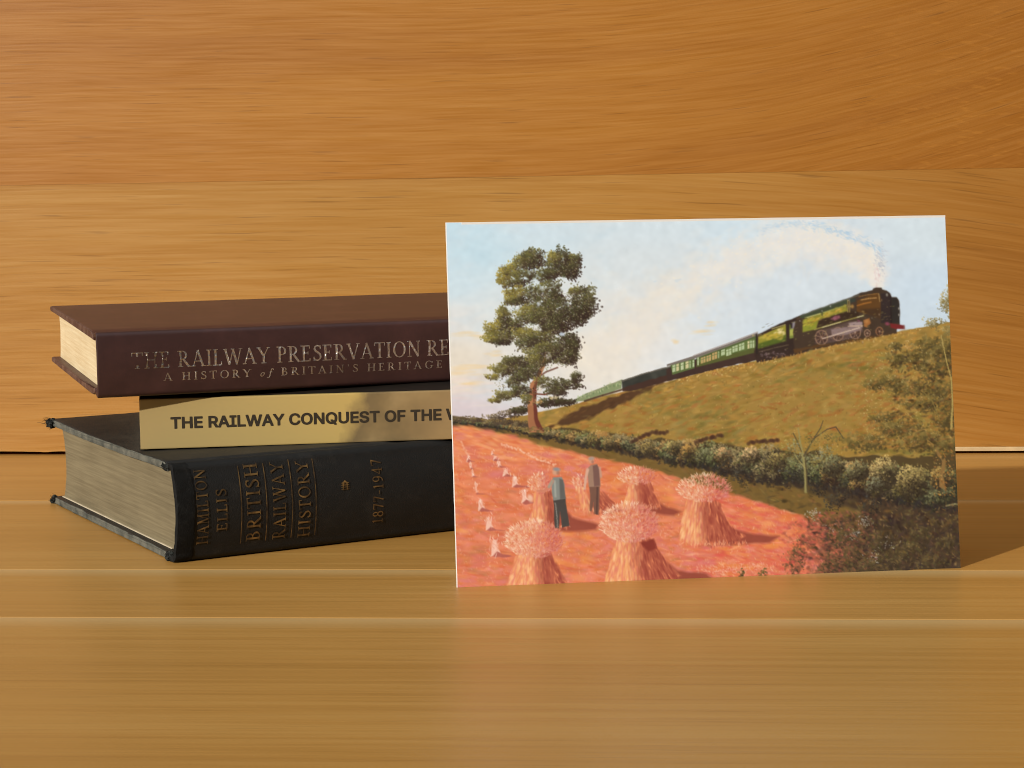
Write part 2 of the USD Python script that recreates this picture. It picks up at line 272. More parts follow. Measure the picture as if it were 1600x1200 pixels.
    s.scatter(1500, lambda x, y: inh(x, y), [(212, 178, 112), (196, 160, 92), (176, 150, 84), (220, 190, 130), (120, 92, 44), (104, 84, 42)], (.8, 2.4), (.6, 1.2), -.9, .38, .6, (870, 510, 1490, 720))
    sh = [(846, 671), (868, 661), (880, 652), (920, 634), (950, 622), (980, 613), (1010, 604), (1046, 590), (1012, 610), (980, 625), (942, 644), (910, 656), (868, 666), (850, 672)]
    s.poly(sh, (88, 60, 38), 4, 1.2, 0); s.scatter(200, inpoly(sh), [(98, 70, 40), (78, 52, 36), (110, 78, 44)], (3, 8), (1, 2), -.45, .5, .2, (846, 590, 1046, 672))
    # --- coaches, tender and engine
    A = Z(740, 560, 5)
    s.poly(A((740, 350), (880, 270), (1150, 168), (1150, 240), (860, 330)), (136, 146, 106), 1.5, .4)
    for k in range(46):
        t = r.uniform(0, 1); x = 898 + t * 72; y = 624 - t * 26 + r.normal() * 2
        s.dab(x, y, r.uniform(1, 2.6), .9, 1.4, [(178, 196, 146), (98, 122, 82), (198, 206, 160)][k % 3], .6)
    s.line(A((770, 345), (960, 245), (1150, 170)), 1., (150, 152, 120), .6)
    s.line(A((860, 335), (1000, 290), (1150, 245)), 1.6, (84, 62, 44), .8)
    s.poly(A((1148, 175), (1300, 120), (1535, 58), (1535, 132), (1300, 200), (1148, 245)), (58, 58, 52), 1.3, .3, 0, .1)
    s.poly(A((1148, 232), (1535, 118), (1600, 120), (1560, 160), (1250, 250), (1150, 262)), (70, 48, 40), 1.6, .4)
    s.line(A((1150, 180), (1300, 125), (1535, 62)), 1.0, (112, 104, 94), .7, .2)
    B = Z(1040, 480, 7.27)
    s.poly(B((-10, 700), (320, 590), (1030, 300), (1050, 590), (600, 690), (0, 840)), (66, 48, 42), 1.3, .4)
    s.poly(B((40, 655), (312, 575), (312, 690), (60, 768)), (92, 108, 62), 1.1)
    s.poly(B((335, 560), (1015, 312), (1015, 500), (335, 672)), (98, 112, 62), 1.1, .2, 0, .06)
    s.poly(B((335, 640), (1015, 450), (1015, 505), (335, 680)), (88, 92, 48), 2)
    s.poly(B((0, 648), (320, 545), (700, 410), (1030, 282), (1035, 312), (700, 438), (320, 580), (0, 672)), (122, 112, 104), 1.1)
    s.line(B((300, 548), (700, 402), (1030, 276)), .8, (176, 164, 160), .8); s.line(B((330, 590), (1010, 330)), .8, (70, 84, 52), .6)
    for x, y, w, h in [(62, 660, 34, 80), (105, 648, 32, 80), (155, 635, 34, 80), (210, 620, 36, 80), (255, 610, 14, 80), (290, 600, 20, 80), (345, 570, 14, 90), (385, 572, 52, 68), (448, 552, 52, 68), (512, 520, 56, 78), (580, 500, 10, 76), (615, 485, 42, 64), (672, 482, 58, 72), (742, 444, 60, 70), (816, 416, 62, 76), (915, 385, 22, 84), (945, 378, 18, 84), (972, 375, 18, 84)]:
        s.poly(B((x, y), (x + w, y - w * .35), (x + w, y - w * .35 + h), (x, y + h)), [(190, 200, 160), (178, 192, 150), (206, 196, 150)][int(r.integers(3))] if not 380 < x < 560 else (190, 158, 104), .9)
        s.line(B((x, y + h * .35), (x + w, y - w * .35 + h * .35)), .6, (110, 124, 78), .7)
        if w > 48: s.line(B((x + w * .5, y - w * .15), (x + w * .5, y + h - w * .2)), .6, (104, 118, 74), .6)
    s.poly([(1176, 548), (1182, 530), (1260, 520), (1262, 548), (1230, 556), (1180, 566)], (60, 44, 38), 1.6, .3); s.poly([(1240, 530), (1400, 500), (1400, 519), (1330, 532), (1242, 551)], (62, 46, 38), 1.6, .2)
    s.line(B((1015, 305), (1020, 520)), 1.2, (46, 38, 34), .9)
    s.poly(B((1030, 300), (1120, 262), (1180, 225), (1340, 155), (1420, 130), (1500, 85), (1620, 45), (1620, 480), (1440, 500), (1380, 520), (1050, 570)), (56, 42, 36), 1.2, .3)
    s.poly(B((1035, 330), (1120, 296), (1190, 260), (1350, 195), (1352, 345), (1035, 462)), (150, 142, 52), 1.2)
    s.poly(B((1035, 410), (1352, 300), (1352, 375), (1035, 468)), (84, 98, 36), 3)
    for k in range(40): s.dab(1040 + (1190 + r.normal() * 75) / 7.27, 480 + (320 + r.normal() * 22) / 7.27 - 0, r.uniform(1.5, 4), r.uniform(.8, 1.8), -.4, [(206, 170, 66), (190, 160, 58), (216, 190, 100)][k % 3], .45)
    for k in range(16): s.dab(1040 + (1285 + r.normal() * 32) / 7.27, 480 + (275 + r.normal() * 15) / 7.27, r.uniform(1.5, 3.2), r.uniform(1, 1.7), -.4, (234, 214, 160), .6)
    s.line(B((1190, 240), (1345, 190)), .7, (206, 196, 120), .8); s.line(B((1050, 500), (1220, 455), (1380, 420)), .7, (120, 104, 80), .6)
    for k in range(46): s.dab(1040 + r.uniform(1060, 1380) / 7.27, 480 + (520 + r.normal() * 22) / 7.27 - 0, r.uniform(.8, 2), .9, r.uniform(-.6, .6), [(128, 108, 112), (150, 126, 126), (70, 50, 48), (96, 76, 70)][k % 4], .7)
    s.poly(B((1392, 190), (1490, 150), (1490, 330), (1392, 350)), (118, 128, 58), 1.2); s.poly(B((1410, 170), (1475, 145), (1475, 225), (1410, 240)), (140, 132, 138), 1.1); s.poly(B((1400, 175), (1425, 165), (1425, 225), (1405, 235)), (48, 38, 36), 1)
    s.poly(B((1395, 250), (1485, 228), (1485, 300), (1395, 320)), (172, 172, 84), 2)
    s.poly(B((1470, 120), (1540, 90), (1540, 400), (1490, 400)), (50, 38, 34), 1.2)
    E_ = Z(1240, 440, 8.89)
    s.poly(E_((20, 480), (300, 375), (500, 300), (720, 222), (920, 140), (1080, 100), (1095, 75), (1130, 66), (1208, 66), (1215, 90), (1280, 105), (1330, 150), (1352, 195), (1420, 198), (1452, 240), (1464, 300), (1466, 570), (1400, 690), (1250, 720), (800, 795), (300, 885), (0, 960), (-30, 700)), (70, 54, 42), 1.1, .25)
    s.poly(E_((60, 470), (500, 305), (730, 225), (740, 290), (500, 375), (90, 505)), (66, 72, 52), 1.2)
    s.line(E_((100, 455), (500, 312), (900, 170)), .7, (112, 116, 104), .6)
    s.poly(E_((110, 520), (720, 305), (735, 395), (520, 460), (345, 515), (300, 640), (110, 690)), (136, 130, 50), 1.6)
    s.poly(E_((110, 600), (300, 560), (290, 650), (110, 690)), (138, 142, 50), 3)
    for k in range(70):
        t = r.uniform(0, 1); s.dab(1240 + (150 + t * 560) / 8.89, 440 + (560 - t * 215 + r.normal() * 26) / 8.89, r.uniform(1.5, 4.2), r.uniform(.7, 1.4), -.36, [(206, 166, 66), (184, 148, 50), (220, 190, 104), (168, 132, 44)][k % 4], .5)
    for k in range(24): s.dab(1240 + (190 + r.normal() * 45) / 8.89, 440 + (560 + r.normal() * 35) / 8.89, r.uniform(1.2, 3), r.uniform(.8, 1.6), -.5, [(196, 176, 66), (180, 176, 62)][k % 2], .5)
    s.line(E_((140, 492), (370, 425), (720, 310)), .8, (150, 156, 84), .8); s.line(E_((170, 490), (350, 432)), .6, (214, 212, 150), .7)
    s.poly(E_((330, 530), (740, 400), (880, 390), (900, 470), (300, 650)), (58, 42, 30), 2.2)
    s.poly(E_((870, 250), (1100, 150), (1165, 140), (1205, 210), (1195, 490), (1050, 440), (860, 400)), (96, 64, 32), 1.3, .2)
    s.poly(E_((900, 370), (1190, 350), (1190, 500), (1050, 450)), (72, 50, 32), 4)
    s.line(E_((890, 195), (1020, 165), (1150, 150)), .7, (150, 108, 58), .8); s.line(E_((920, 240), (1030, 218), (1140, 208)), .7, (206, 160, 96), .8, .15); s.line(E_((870, 318), (960, 290), (1060, 268)), 1.2, (168, 108, 48), .7)
    s.poly(E_((1195, 150), (1300, 130), (1345, 190), (1345, 560), (1200, 560)), (54, 42, 40), 1.5); s.poly(E_((1350, 205), (1420, 205), (1455, 300), (1460, 560), (1350, 560)), (50, 44, 40), 1.2)
    s.line(E_((1340, 200), (1345, 560)), .8, (36, 28, 28), .8); s.line(E_((1170, 150), (1185, 260)), .8, (168, 134, 84), .8)
    for x, y, w, h, c in [(1285, 165, 1.6, 2.6, (150, 144, 130)), (1450, 355, .9, 2, (196, 192, 180)), (1450, 442, .9, 2, (196, 192, 180)), (1175, 440, .9, 1.6, (150, 130, 110)), (950, 400, 2.2, 1.4, (134, 112, 66)), (845, 410, 1, 1.2, (136, 128, 110)), (495, 330, 1, 1.2, (196, 196, 190)), (68, 535, .8, 1, (180, 176, 170)), (1075, 490, 1, 1.2, (128, 118, 96)), (800, 330, 2.6, 3, (176, 134, 70)), (1210, 240, 1, 2, (128, 100, 66))]:
        s.dab(1240 + x / 8.89, 440 + y / 8.89, w, h, 0, c, .85)
    for x in (735, 760): s.line(E_((x, 240), (x + 8, 330), (x, 410)), .7, (196, 170, 96), .7)
    s.poly(E_((760, 225), (850, 210), (845, 260), (770, 285)), (58, 62, 54), 1); s.line(E_((745, 250), (765, 230)), .7, (140, 150, 150), .7)
    s.line(E_((375, 380), (380, 460)), .8, (60, 62, 44), .8); s.dab(1240 + 378 / 8.89, 440 + 395 / 8.89, .8, 1.4, 0, (186, 186, 170), .7)
    s.poly(E_((490, 510), (560, 460), (625, 455), (635, 490), (560, 530)), (128, 74, 84), 1.4); s.dab(1240 + 555 / 8.89, 440 + 495 / 8.89, 2.2, 2, -.3, (160, 104, 116), .6)
    s.line(E_((270, 655), (480, 590), (640, 545), (960, 455)), 1.0, (150, 138, 74), .9); s.line(E_((380, 625), (640, 548)), .8, (214, 202, 150), .7); s.line(E_((870, 480), (950, 458)), .9, (204, 196, 150), .8)
    s.poly(E_((300, 680), (520, 620), (760, 540), (940, 540), (950, 680), (800, 770), (420, 850), (280, 850)), (92, 72, 66), 2)
    def wheel(x, y, q, n=9, c=(160, 124, 100)):
        th = np.linspace(0, 2 * math.pi, 26); X, Y = 1240 + x / 8.89, 440 + y / 8.89; q = q / 8.89
        s.dab(X, Y, q * .8, q * .8, 0, (68, 46, 38), .8)
        s.line(np.c_[X + q * .85 * np.cos(th), Y + q * np.sin(th)], .8, c, .75)
        for a in np.linspace(0, 2 * math.pi, n)[:-1] + .3: s.line([(X, Y), (X + q * .75 * math.cos(a), Y + q * .85 * math.sin(a))], .6, np.array(c) + r.normal() * 14, .75)
        s.dab(X, Y, 1.2, 1.2, 0, (186, 160, 140), .8)
    wheel(370, 765, 100); wheel(600, 715, 92); wheel(840, 690, 88)
    s.poly(E_((500, 650), (700, 620), (930, 600), (930, 650), (720, 720), (520, 740)), (140, 118, 116), 2.5, .3)
    s.poly(E_((750, 560), (850, 540), (940, 545), (945, 620), (760, 610)), (156, 134, 132), 1.8)
    for k in range(90): s.dab(1240 + r.uniform(270, 950) / 8.89, 440 + (0, 0)[0] + (845 - (r.uniform(0, 1)) * 250) / 8.89 - 0 if False else 440 + (860 - r.uniform(0, 110)) / 8.89 - 8 * r.uniform(0, 1), r.uniform(.7, 1.6), .8, r.uniform(-.6, .6), [(172, 150, 146), (120, 92, 84), (74, 52, 48), (150, 120, 96), (58, 40, 38)][k % 5], .55)
    s.line(E_((385, 780), (600, 715), (900, 625)), .9, (212, 186, 168), .85); s.line(E_((740, 605), (940, 600)), .8, (206, 176, 150), .8)
    s.poly(E_((955, 520), (1040, 490), (1060, 560), (1000, 620), (965, 610)), (160, 104, 56), 1.5); s.dab(1240 + 1000 / 8.89, 440 + 535 / 8.89, 3, 3, .5, (186, 132, 78), .6)
    s.dab(1240 + 890 / 8.89, 440 + 530 / 8.89, 2.6, 1.3, .5, (140, 70, 104), .7)
    wheel(1010, 700, 48, 6); wheel(1180, 675, 58, 6, (150, 104, 72))
    s.poly(E_((1330, 560), (1470, 580), (1530, 590), (1535, 640), (1400, 640), (1330, 620)), (118, 40, 40), 1.4); s.dab(1240 + 1525 / 8.89, 440 + 612 / 8.89, 1.3, 3, 0, (128, 84, 76), .9); s.dab(1240 + 1290 / 8.89, 440 + 568 / 8.89, 3.6, 2.6, .2, (150, 70, 92), .8)
    s.poly(E_((-20, 930), (300, 875), (800, 790), (1400, 690), (1420, 700), (800, 815), (300, 905), (0, 980)), (90, 62, 36), 1.8, .5)
    s.scatter(330, None, [(206, 160, 84), (184, 132, 60), (222, 190, 128), (150, 104, 48)], (.9, 2.4), (.6, 1.2), -1.1, .6, .4, (1150, 520, 1420, 575)) if False else None
    for k in range(260):
        x = r.uniform(1050, 1440); s.dab(x, ty(x) + abs(r.normal()) * 5 + 1, r.uniform(.9, 2.4), r.uniform(.6, 1.2), -1.1 + r.normal() * .4, [(206, 160, 84), (184, 132, 60), (222, 190, 128), (150, 104, 48)][k % 4], .6)
    y0, y1, x0, x1 = 440 - PY0, 560 - PY0, 1175 - PX0, 1420 - PX0; soft_ = ndimage.gaussian_filter(s.a[y0:y1, x0:x1], (.85, .85, 0)); s.a[y0:y1, x0:x1] = s.a[y0:y1, x0:x1] * .35 + soft_ * .65
    for k in range(150):
        x = r.uniform(1185, 1395); t_ = (x - 1185) / 210; y = 530 - t_ * 40 + r.normal() * 12
        s.dab(x, y, r.uniform(1., 3.2), r.uniform(.6, 1.1), -.36, [(150, 140, 70), (88, 84, 50), (176, 158, 92), (64, 52, 42), (120, 100, 76)][k % 5], .28)
    s.scatter(420, lambda x, y: inh(x, y) & (s.n[3][np.clip(y.astype(int) - PY0, 0, PH - 1), np.clip(x.astype(int) - PX0, 0, PW - 1)] > .1) & (x > 1000), [(124, 116, 58), (110, 106, 54), (138, 124, 64), (146, 136, 80)], (4, 12), (1.4, 3.4), -.25, .42, .3, (1000, 540, 1500, 712))
    # --- bushes and thin trees at the right of the hill
    G = dict(dark=(74, 62, 38), mid=(116, 100, 52), light=(168, 144, 88))
    for x, y, a, b, n in [(1488, 452, 9, 16, 200), (1478, 470, 12, 14, 240), (1490, 490, 10, 12, 150), (1458, 502, 14, 8, 150), (1486, 512, 14, 10, 170)]: s.clump(x, y, a, b, (104, 90, 56), (156, 138, 84), (212, 190, 134), n=n, al=.6, edge=1.8)
    for x, y, a, b in [(1450, 540, 26, 15), (1480, 545, 20, 22), (1430, 560, 24, 14), (1400, 560, 18, 10), (1465, 575, 30, 16), (1385, 595, 30, 9), (1420, 605, 34, 12), (1470, 610, 26, 18), (1365, 600, 18, 7), (1440, 630, 34, 10), (1480, 650, 20, 26), (1400, 668, 38, 12), (1440, 690, 40, 16), (1380, 650, 26, 8), (1350, 690, 36, 14), (1480, 700, 20, 24), (1395, 540, 14, 6)]:
        s.clump(x, y, a, b, **G, n=int(a * b * .9), al=.5, bias=-.12, size=(1., 3.), edge=1.6)
    s.scatter(420, None, [(168, 112, 52), (150, 96, 46), (176, 130, 66)], (2, 6), (1, 2.4), -.3, .4, .4, (1330, 560, 1495, 700))
    s.scatter(420, None, [(216, 190, 130), (198, 170, 100), (228, 208, 156)], (.8, 1.8), (.6, 1.2), .6, .34, .8, (1345, 530, 1470, 690), 10)
    s.scatter(260, None, [(58, 44, 30), (74, 60, 32)], (1.5, 5), (1, 2.4), -.3, .5, .5, (1390, 545, 1495, 720))
    s.line([(1470, 522), (1478, 560), (1486, 590), (1488, 625), (1486, 668)], [.8, .9, 1.1, 1.3, 1.7], (176, 152, 88), .75, .3); s.line([(1440, 608), (1456, 625), (1468, 655)], .8, (126, 108, 60), .7)
    # --- hedge along the foot of the hill, dark corner lower right
    s.poly([(690, 652), (735, 655), (800, 660), (850, 670), (920, 676), (1000, 684), (1090, 690), (1180, 702), (1260, 706), (1340, 712), (1420, 715), (1512, 705), (1512, 930), (1240, 930), (1250, 800), (1120, 765), (1000, 722), (900, 702), (820, 686), (690, 668)], (84, 68, 42), 3, 2, 1)
    s.poly([(1290, 760), (1420, 775), (1512, 790), (1512, 930), (1290, 930)], (72, 56, 42), 24, 3, 1)
    verge = [(760, 666), (850, 680), (930, 700), (1000, 706), (1100, 733), (1180, 745), (1260, 770), (1340, 800), (1350, 850), (1280, 830), (1180, 795), (1060, 750), (960, 725), (880, 708), (800, 684)]
    s.poly(verge, (118, 92, 48), 6, 2, 1); s.scatter(1500, inpoly([(1010, 705), (1180, 742), (1420, 790), (1500, 800), (1500, 870), (1350, 870), (1290, 830), (1180, 796), (1060, 752)]), [(96, 78, 46), (120, 96, 52), (78, 64, 42), (108, 92, 56), (130, 92, 54), (66, 54, 38)], (2, 8), (1.2, 3.6), .3, .5, .5, (1000, 700, 1505, 880)); s.scatter(900, inpoly(verge), [(132, 106, 52), (104, 84, 44), (142, 100, 54), (88, 70, 40), (150, 124, 66)], (2, 7), (.8, 2), .25, .5, .3, (760, 660, 1360, 860))
    hx = np.array([700, 740, 800, 850, 900, 960, 1020, 1080, 1140, 1200, 1260, 1320, 1390, 1450, 1500]); hy = np.array([658, 660, 668, 676, 684, 690, 700, 708, 718, 726, 732, 740, 752, 758, 760]); hr = np.array([3, 4, 6, 9, 12, 14, 17, 20, 23, 26, 26, 28, 32, 34, 34])
    def bush(x, y, q, dark, mid, light):
        """one rounded bush: dark foot, broken dome, light crest towards the upper left"""
        for k in range(int(q * q * .22) + 5): s.dab(x + r.normal() * q * .45, y + q * .35 + r.normal() * q * .3, r.uniform(1.4, 2 + q * .16), r.uniform(1.2, 1.6 + q * .1), r.uniform(0, 3), np.array(dark) + r.normal() * 5, .6)
        for k in range(int(q * q * .9) + 14):
            th, p = r.uniform(0, 6.3), math.sqrt(r.uniform(0, 1)) * (1 + r.normal() * .1); dx, dy = p * math.cos(th), p * math.sin(th)
            t = np.clip(.45 - dx * .4 - dy * .75 + r.normal() * .25, 0, 1.3)
            c = np.array(dark) + (np.array(mid, float) - dark) * min(t / .6, 1) + (np.array(light, float) - mid) * max(t - .6, 0) * 1.5
            s.dab(x + dx * q, y + dy * q * .95, r.uniform(.8, 2.3), r.uniform(.7, 1.7), r.uniform(0, 3.1), c + r.normal() * 6, .65)
    KB = [((46, 40, 30), (96, 86, 48), (166, 148, 88)), ((48, 44, 34), (88, 86, 58), (146, 144, 104)), ((54, 40, 32), (112, 88, 52), (196, 158, 98)), ((44, 42, 32), (84, 86, 54), (146, 146, 96)), ((50, 42, 36), (98, 86, 58), (168, 148, 104))]
    xx = 706.
    while xx < 1500:
        q = np.interp(xx, hx, hr) * r.uniform(.55, .8); bush(xx, np.interp(xx, hx, hy) - q * .25 + r.normal() * q * .15, q, *KB[int(r.integers(5))]); xx += q * .95
    xx = 720.
    while xx < 1500:
        q = np.interp(xx, hx, hr) * r.uniform(.5, .75); bush(xx, np.interp(xx, hx, hy) + q * .5 + r.normal() * q * .2, q, *KB[int(r.integers(5))]); xx += q * 1.25
    for x in np.arange(715, 1490, 9.):
        y = np.interp(x, hx, hy) + np.interp(x, hx, hr) * .95; q = np.interp(x, hx, hr)
        for k in range(4): s.dab(x + r.normal() * 5, y + r.normal() * q * .12, r.uniform(1, 2 + q * .2), r.uniform(1, 1.5 + q * .1), 1.3 + r.normal() * .4, [(46, 36, 34), (56, 44, 36), (52, 48, 50)][k % 3], .5)
    for x, y, q, l in [(832, 678, 7, (150, 130, 70)), (925, 690, 10, (150, 130, 74)), (950, 694, 11, (170, 140, 84)), (1010, 702, 12, (176, 150, 88)), (1050, 700, 12, (186, 160, 96)), (1072, 706, 11, (196, 150, 80)), (1128, 712, 14, (214, 170, 116)), (1172, 712, 15, (226, 186, 132)), (1210, 722, 16, (170, 150, 90)), (1300, 728, 18, (146, 142, 100)), (1340, 735, 18, (150, 142, 98)), (1381, 738, 25, (206, 180, 116)), (1425, 752, 26, (196, 170, 104)), (1470, 745, 18, (186, 150, 84)), (1365, 760, 16, (146, 144, 112))]:
        bush(x, y, q, (56, 46, 34), np.array((60, 50, 36)) * .4 + np.array(l) * .45, np.array(l) * 1.04)
    def inhedge(x, y):
        q = np.interp(x, hx, hr); return np.abs(y - np.interp(x, hx, hy)) < q * 1.05
    s.scatter(2400, inhedge, [(112, 102, 56), (84, 76, 46), (60, 50, 36), (146, 128, 76), (96, 96, 56), (70, 64, 42), (164, 138, 84), (52, 44, 34)], (.9, 3.2), (.7, 1.7), .9, .6, .9, (705, 640, 1500, 805), 9)
    s.clump(938, 678, 9, 5, (150, 110, 60), (190, 146, 84), (220, 186, 130), n=70)
    for p, q in [([(985, 690), (1010, 678), (1024, 676), (1040, 676)], 3), ([(1168, 692), (1190, 689), (1214, 687)], 3), ([(1085, 690), (1112, 682), (1126, 680)], 3)]: s.line(p, q, (70, 44, 34), .7, .8)
    for x, y in [(1250, 745), (1276, 760), (1318, 770), (1130, 735), (1160, 745), (1230, 745), (1300, 785), (1360, 790)]: s.clump(x, y, 16, 14, (44, 36, 32), (58, 52, 44), (84, 86, 80), n=110, al=.6)
    # thin pale tree in the hedge, and the trunk at the right
    s.line([(1257, 768), (1256, 740), (1253, 715), (1248, 690), (1245, 668)], [2.6, 2.2, 1.8, 1.3, .8], (150, 138, 86), .8, .3); s.line([(1259, 768), (1258, 740), (1256, 716)], 1, (84, 70, 46), .7)
    s.line([(1250, 705), (1243, 688), (1237, 676)], .9, (92, 80, 52), .8); s.line([(1254, 712), (1266, 690), (1280, 668), (1284, 656)], [1.5, 1.1, .9, .6], (92, 78, 54), .8); s.line([(1270, 684), (1290, 670), (1304, 666), (1316, 684)], .9, (80, 68, 50), .7); s.line([(1255, 730), (1243, 716), (1238, 706)], 1, (160, 146, 94), .7)
    for x, y in [(1238, 690), (1232, 700), (1262, 682), (1286, 680), (1306, 684), (1290, 700), (1240, 715), (1268, 700), (1225, 708)]: s.clump(x, y, 11, 9, (84, 76, 46), (136, 124, 66), (190, 176, 108), n=46, al=.5, edge=2)
    for x, y in [(1290, 705), (1276, 715), (1240, 700)]: s.clump(x, y, 12, 10, (110, 110, 84), (150, 154, 128), (186, 190, 170), n=40, al=.4, edge=2)
    s.poly([(1467, 760), (1470, 735), (1470, 722), (1460, 698), (1462, 695), (1473, 716), (1477, 712), (1475, 740), (1477, 765)], (138, 106, 62), 2., .8); s.line([(1458, 694), (1448, 686)], 1, (150, 116, 64), .7)
    s.scatter(150, None, [(206, 160, 84), (186, 120, 56), (126, 84, 44)], (.8, 2.4), (.7, 1.4), 1.3, .6, .5, (1458, 700, 1492, 775))
    s.line([(1478, 790), (1492, 787), (1498, 788)], 1.6, (150, 140, 96), .6)
    # --- the stubble field
    field = [(690, 666), (740, 668), (790, 678), (830, 692), (880, 705), (930, 716), (985, 724), (1040, 742), (1100, 762), (1160, 778), (1220, 796), (1280, 818), (1322, 842), (1336, 868), (1300, 890), (1240, 930), (690, 930)]
    s.poly(field, (216, 122, 84), 5, 1.6, 1); inf = inpoly(field)
    s.scatter(5200, inf, [(228, 128, 80), (222, 116, 74), (230, 140, 100), (214, 118, 92), (222, 132, 112), (214, 112, 70), (230, 150, 120), (222, 134, 80)], (4, 12), (1.2, 3.2), .12, .5, .25, (690, 660, 1345, 930), 9)
    s.scatter(1500, lambda x, y: inf(x, y) & (y > 800), [(220, 130, 116), (216, 128, 128), (222, 120, 90), (212, 116, 100), (216, 132, 90)], (4, 11), (1.4, 4), .05, .36, .3, (690, 800, 1345, 930), 5)
    s.scatter(600, lambda x, y: inf(x, y) & (x > 1080) & (y > 780), [(214, 86, 72), (206, 78, 74), (222, 104, 84)], (4, 12), (1.4, 3), .2, .4, .25, (1080, 780, 1345, 920), 5)
    s.scatter(520, lambda x, y: inf(x, y) & (y < 720), [(240, 172, 118), (238, 150, 96), (232, 136, 84)], (5, 14), (1, 2.6), .2, .4, .2, (690, 664, 1000, 725), 5)
    s.scatter(260, inf, [(186, 120, 72), (170, 112, 66), (196, 110, 70)], (5, 14), (1.5, 4), .05, .35, .2, (690, 760, 1100, 920), 5)
    for k in range(420):
        x, y = r.uniform(695, 1320), r.uniform(672, 920)
        if not inf(np.array([x]), np.array([y]))[0]: continue
        m = float(s.n[3][int(y) - PY0, int(x) - PX0]); s.dab(x, y, r.uniform(5, 15), r.uniform(2.5, 6), .1, [(214, 122, 122), (208, 108, 100)][k % 2] if m > .5 else ([(228, 140, 72), (222, 130, 62), (236, 158, 96)][k % 3] if m < -.3 else (232, 140, 108)), .42)
    s.scatter(3000, inf, [(240, 180, 146), (236, 164, 130), (242, 196, 166), (204, 98, 68), (230, 140, 128)], (.9, 2.8), (.6, 1.1), 1.4, .4, .5, (700, 700, 1330, 925), 6)
    s.scatter(500, lambda x, y: inf(x, y) & (s.n[2][np.clip(y.astype(int) - PY0, 0, PH - 1), np.clip(x.astype(int) - PX0, 0, PW - 1)] > .5), [(204, 92, 56), (196, 84, 60), (210, 104, 52)], (4, 12), (1., 2.4), .1, .4, .2, (700, 700, 1320, 920), 6)
    s.scatter(420, lambda x, y: inf(x, y) & (s.n[2][np.clip(y.astype(int) - PY0, 0, PH - 1), np.clip(x.astype(int) - PX0, 0, PW - 1)] < -.4), [(246, 170, 116), (240, 158, 120), (248, 186, 140)], (3, 9), (.8, 2.), .1, .4, .25, (700, 680, 1320, 920), 6)
    for k in range(190):
        x = r.uniform(1085, 1210); s.dab(x, 894 - (x - 1085) * .05 + r.normal() * 7, r.uniform(1.2, 3.6), .8, .9 + r.normal() * .8, [(242, 200, 176), (236, 172, 150), (226, 150, 126)][k % 3], .4)
    for k in range(60): s.dab(r.uniform(1100, 1230), r.uniform(838, 850), r.uniform(3, 9), 1.2, .1, [(240, 160, 120), (236, 130, 100)][k % 2], .4)
    s.line([(783, 694), (810, 703), (835, 716), (867, 727)], 1.5, (240, 186, 156), .6, 1); s.line([(880, 733), (905, 742), (922, 752)], 1.3, (214, 130, 122), .6, .8)
    s.line([(720, 690), (731, 712)], 1.5, (236, 170, 136), .5, .8)
    P_ = (238, 188, 168); PD = (176, 96, 84)
    for x, y, w, h in [(731, 716, 4, 9), (735, 729, 4, 7), (738, 741, 5, 8), (743, 764, 6, 14), (750, 790, 8, 14), (762, 818, 11, 18), (771, 856, 13, 22), (768, 708, 4, 6), (772, 716, 4, 6), (779, 726, 5, 7), (788, 739, 8, 9), (803, 753, 10, 13), (817, 776, 11, 17)]:
        s.poly([(x - w * .3, y - h * .6), (x + w * .25, y - h * .6), (x + w * .4, y), (x + w * .9, y + h * .55), (x - w * .4, y + h * .6), (x - w * .3, y)], P_, 1.6, .8)
        s.poly([(x + w * .3, y + h * .25), (x + w * 1.0, y + h * .45), (x + w * 2.4, y + h * .62), (x + w * .2, y + h * .72), (x - w * .2, y + h * .6)], PD, 2, .5)
        for k in range(int(w * 2.2)): s.dab(x + r.normal() * w * .35, y - h * .3 + r.normal() * h * .3, r.uniform(1, h * .22 + 1), .7, 1.3 + r.normal() * .4, [(248, 218, 200), (226, 150, 124), (236, 176, 150)][k % 3], .6)
    def stook(hx_, hy_, rx, ry, body, split, cast, tone=0, n=None):
        if cast: s.poly(cast, (150, 74, 58), 5, .8, 1)
        b = np.asarray(body, float); s.poly(body, (220, 132, 92), 3., 1.2)
        ft = inpoly(body); x0, y0 = b.min(0); x1, y1 = b.max(0); cx = hx_
        for k in range(int((x1 - x0) * (y1 - y0) * .12)):
            x, y = r.uniform(x0, x1), r.uniform(y0, y1)
            if not ft(np.array([x]), np.array([y]))[0]: continue
            lean = (x - cx) / max(y1 - hy_, 1); sh = (x - (split + (y - y0) * .12)) / (x1 - x0)
            lit = np.clip(.5 - sh * 5 + r.normal() * .16, 0, 1)
            c = (1 - lit) * np.array([(146, 64, 52), (160, 76, 60), (176, 92, 70)][r.integers(3)]) + lit * np.array([(238, 172, 110), (228, 142, 104), (222, 130, 110), (246, 194, 140)][r.integers(4)])
            s.dab(x, y, r.uniform(3, 9), r.uniform(.8, 1.9), 1.57 - lean * .8, c, .62)
        for k in range(int((x1 - x0) * .9)):
            x = r.uniform(x0 - 2, x1 + 2); s.dab(x, y1 - abs(r.normal()) * 3 - 1, r.uniform(1.5, 4), .8, 1.57 + r.normal() * .4, [(232, 150, 110), (220, 116, 78), (240, 176, 140)][k % 3], .5)
        ry *= 1.18; n = int(n or rx * ry * .85)
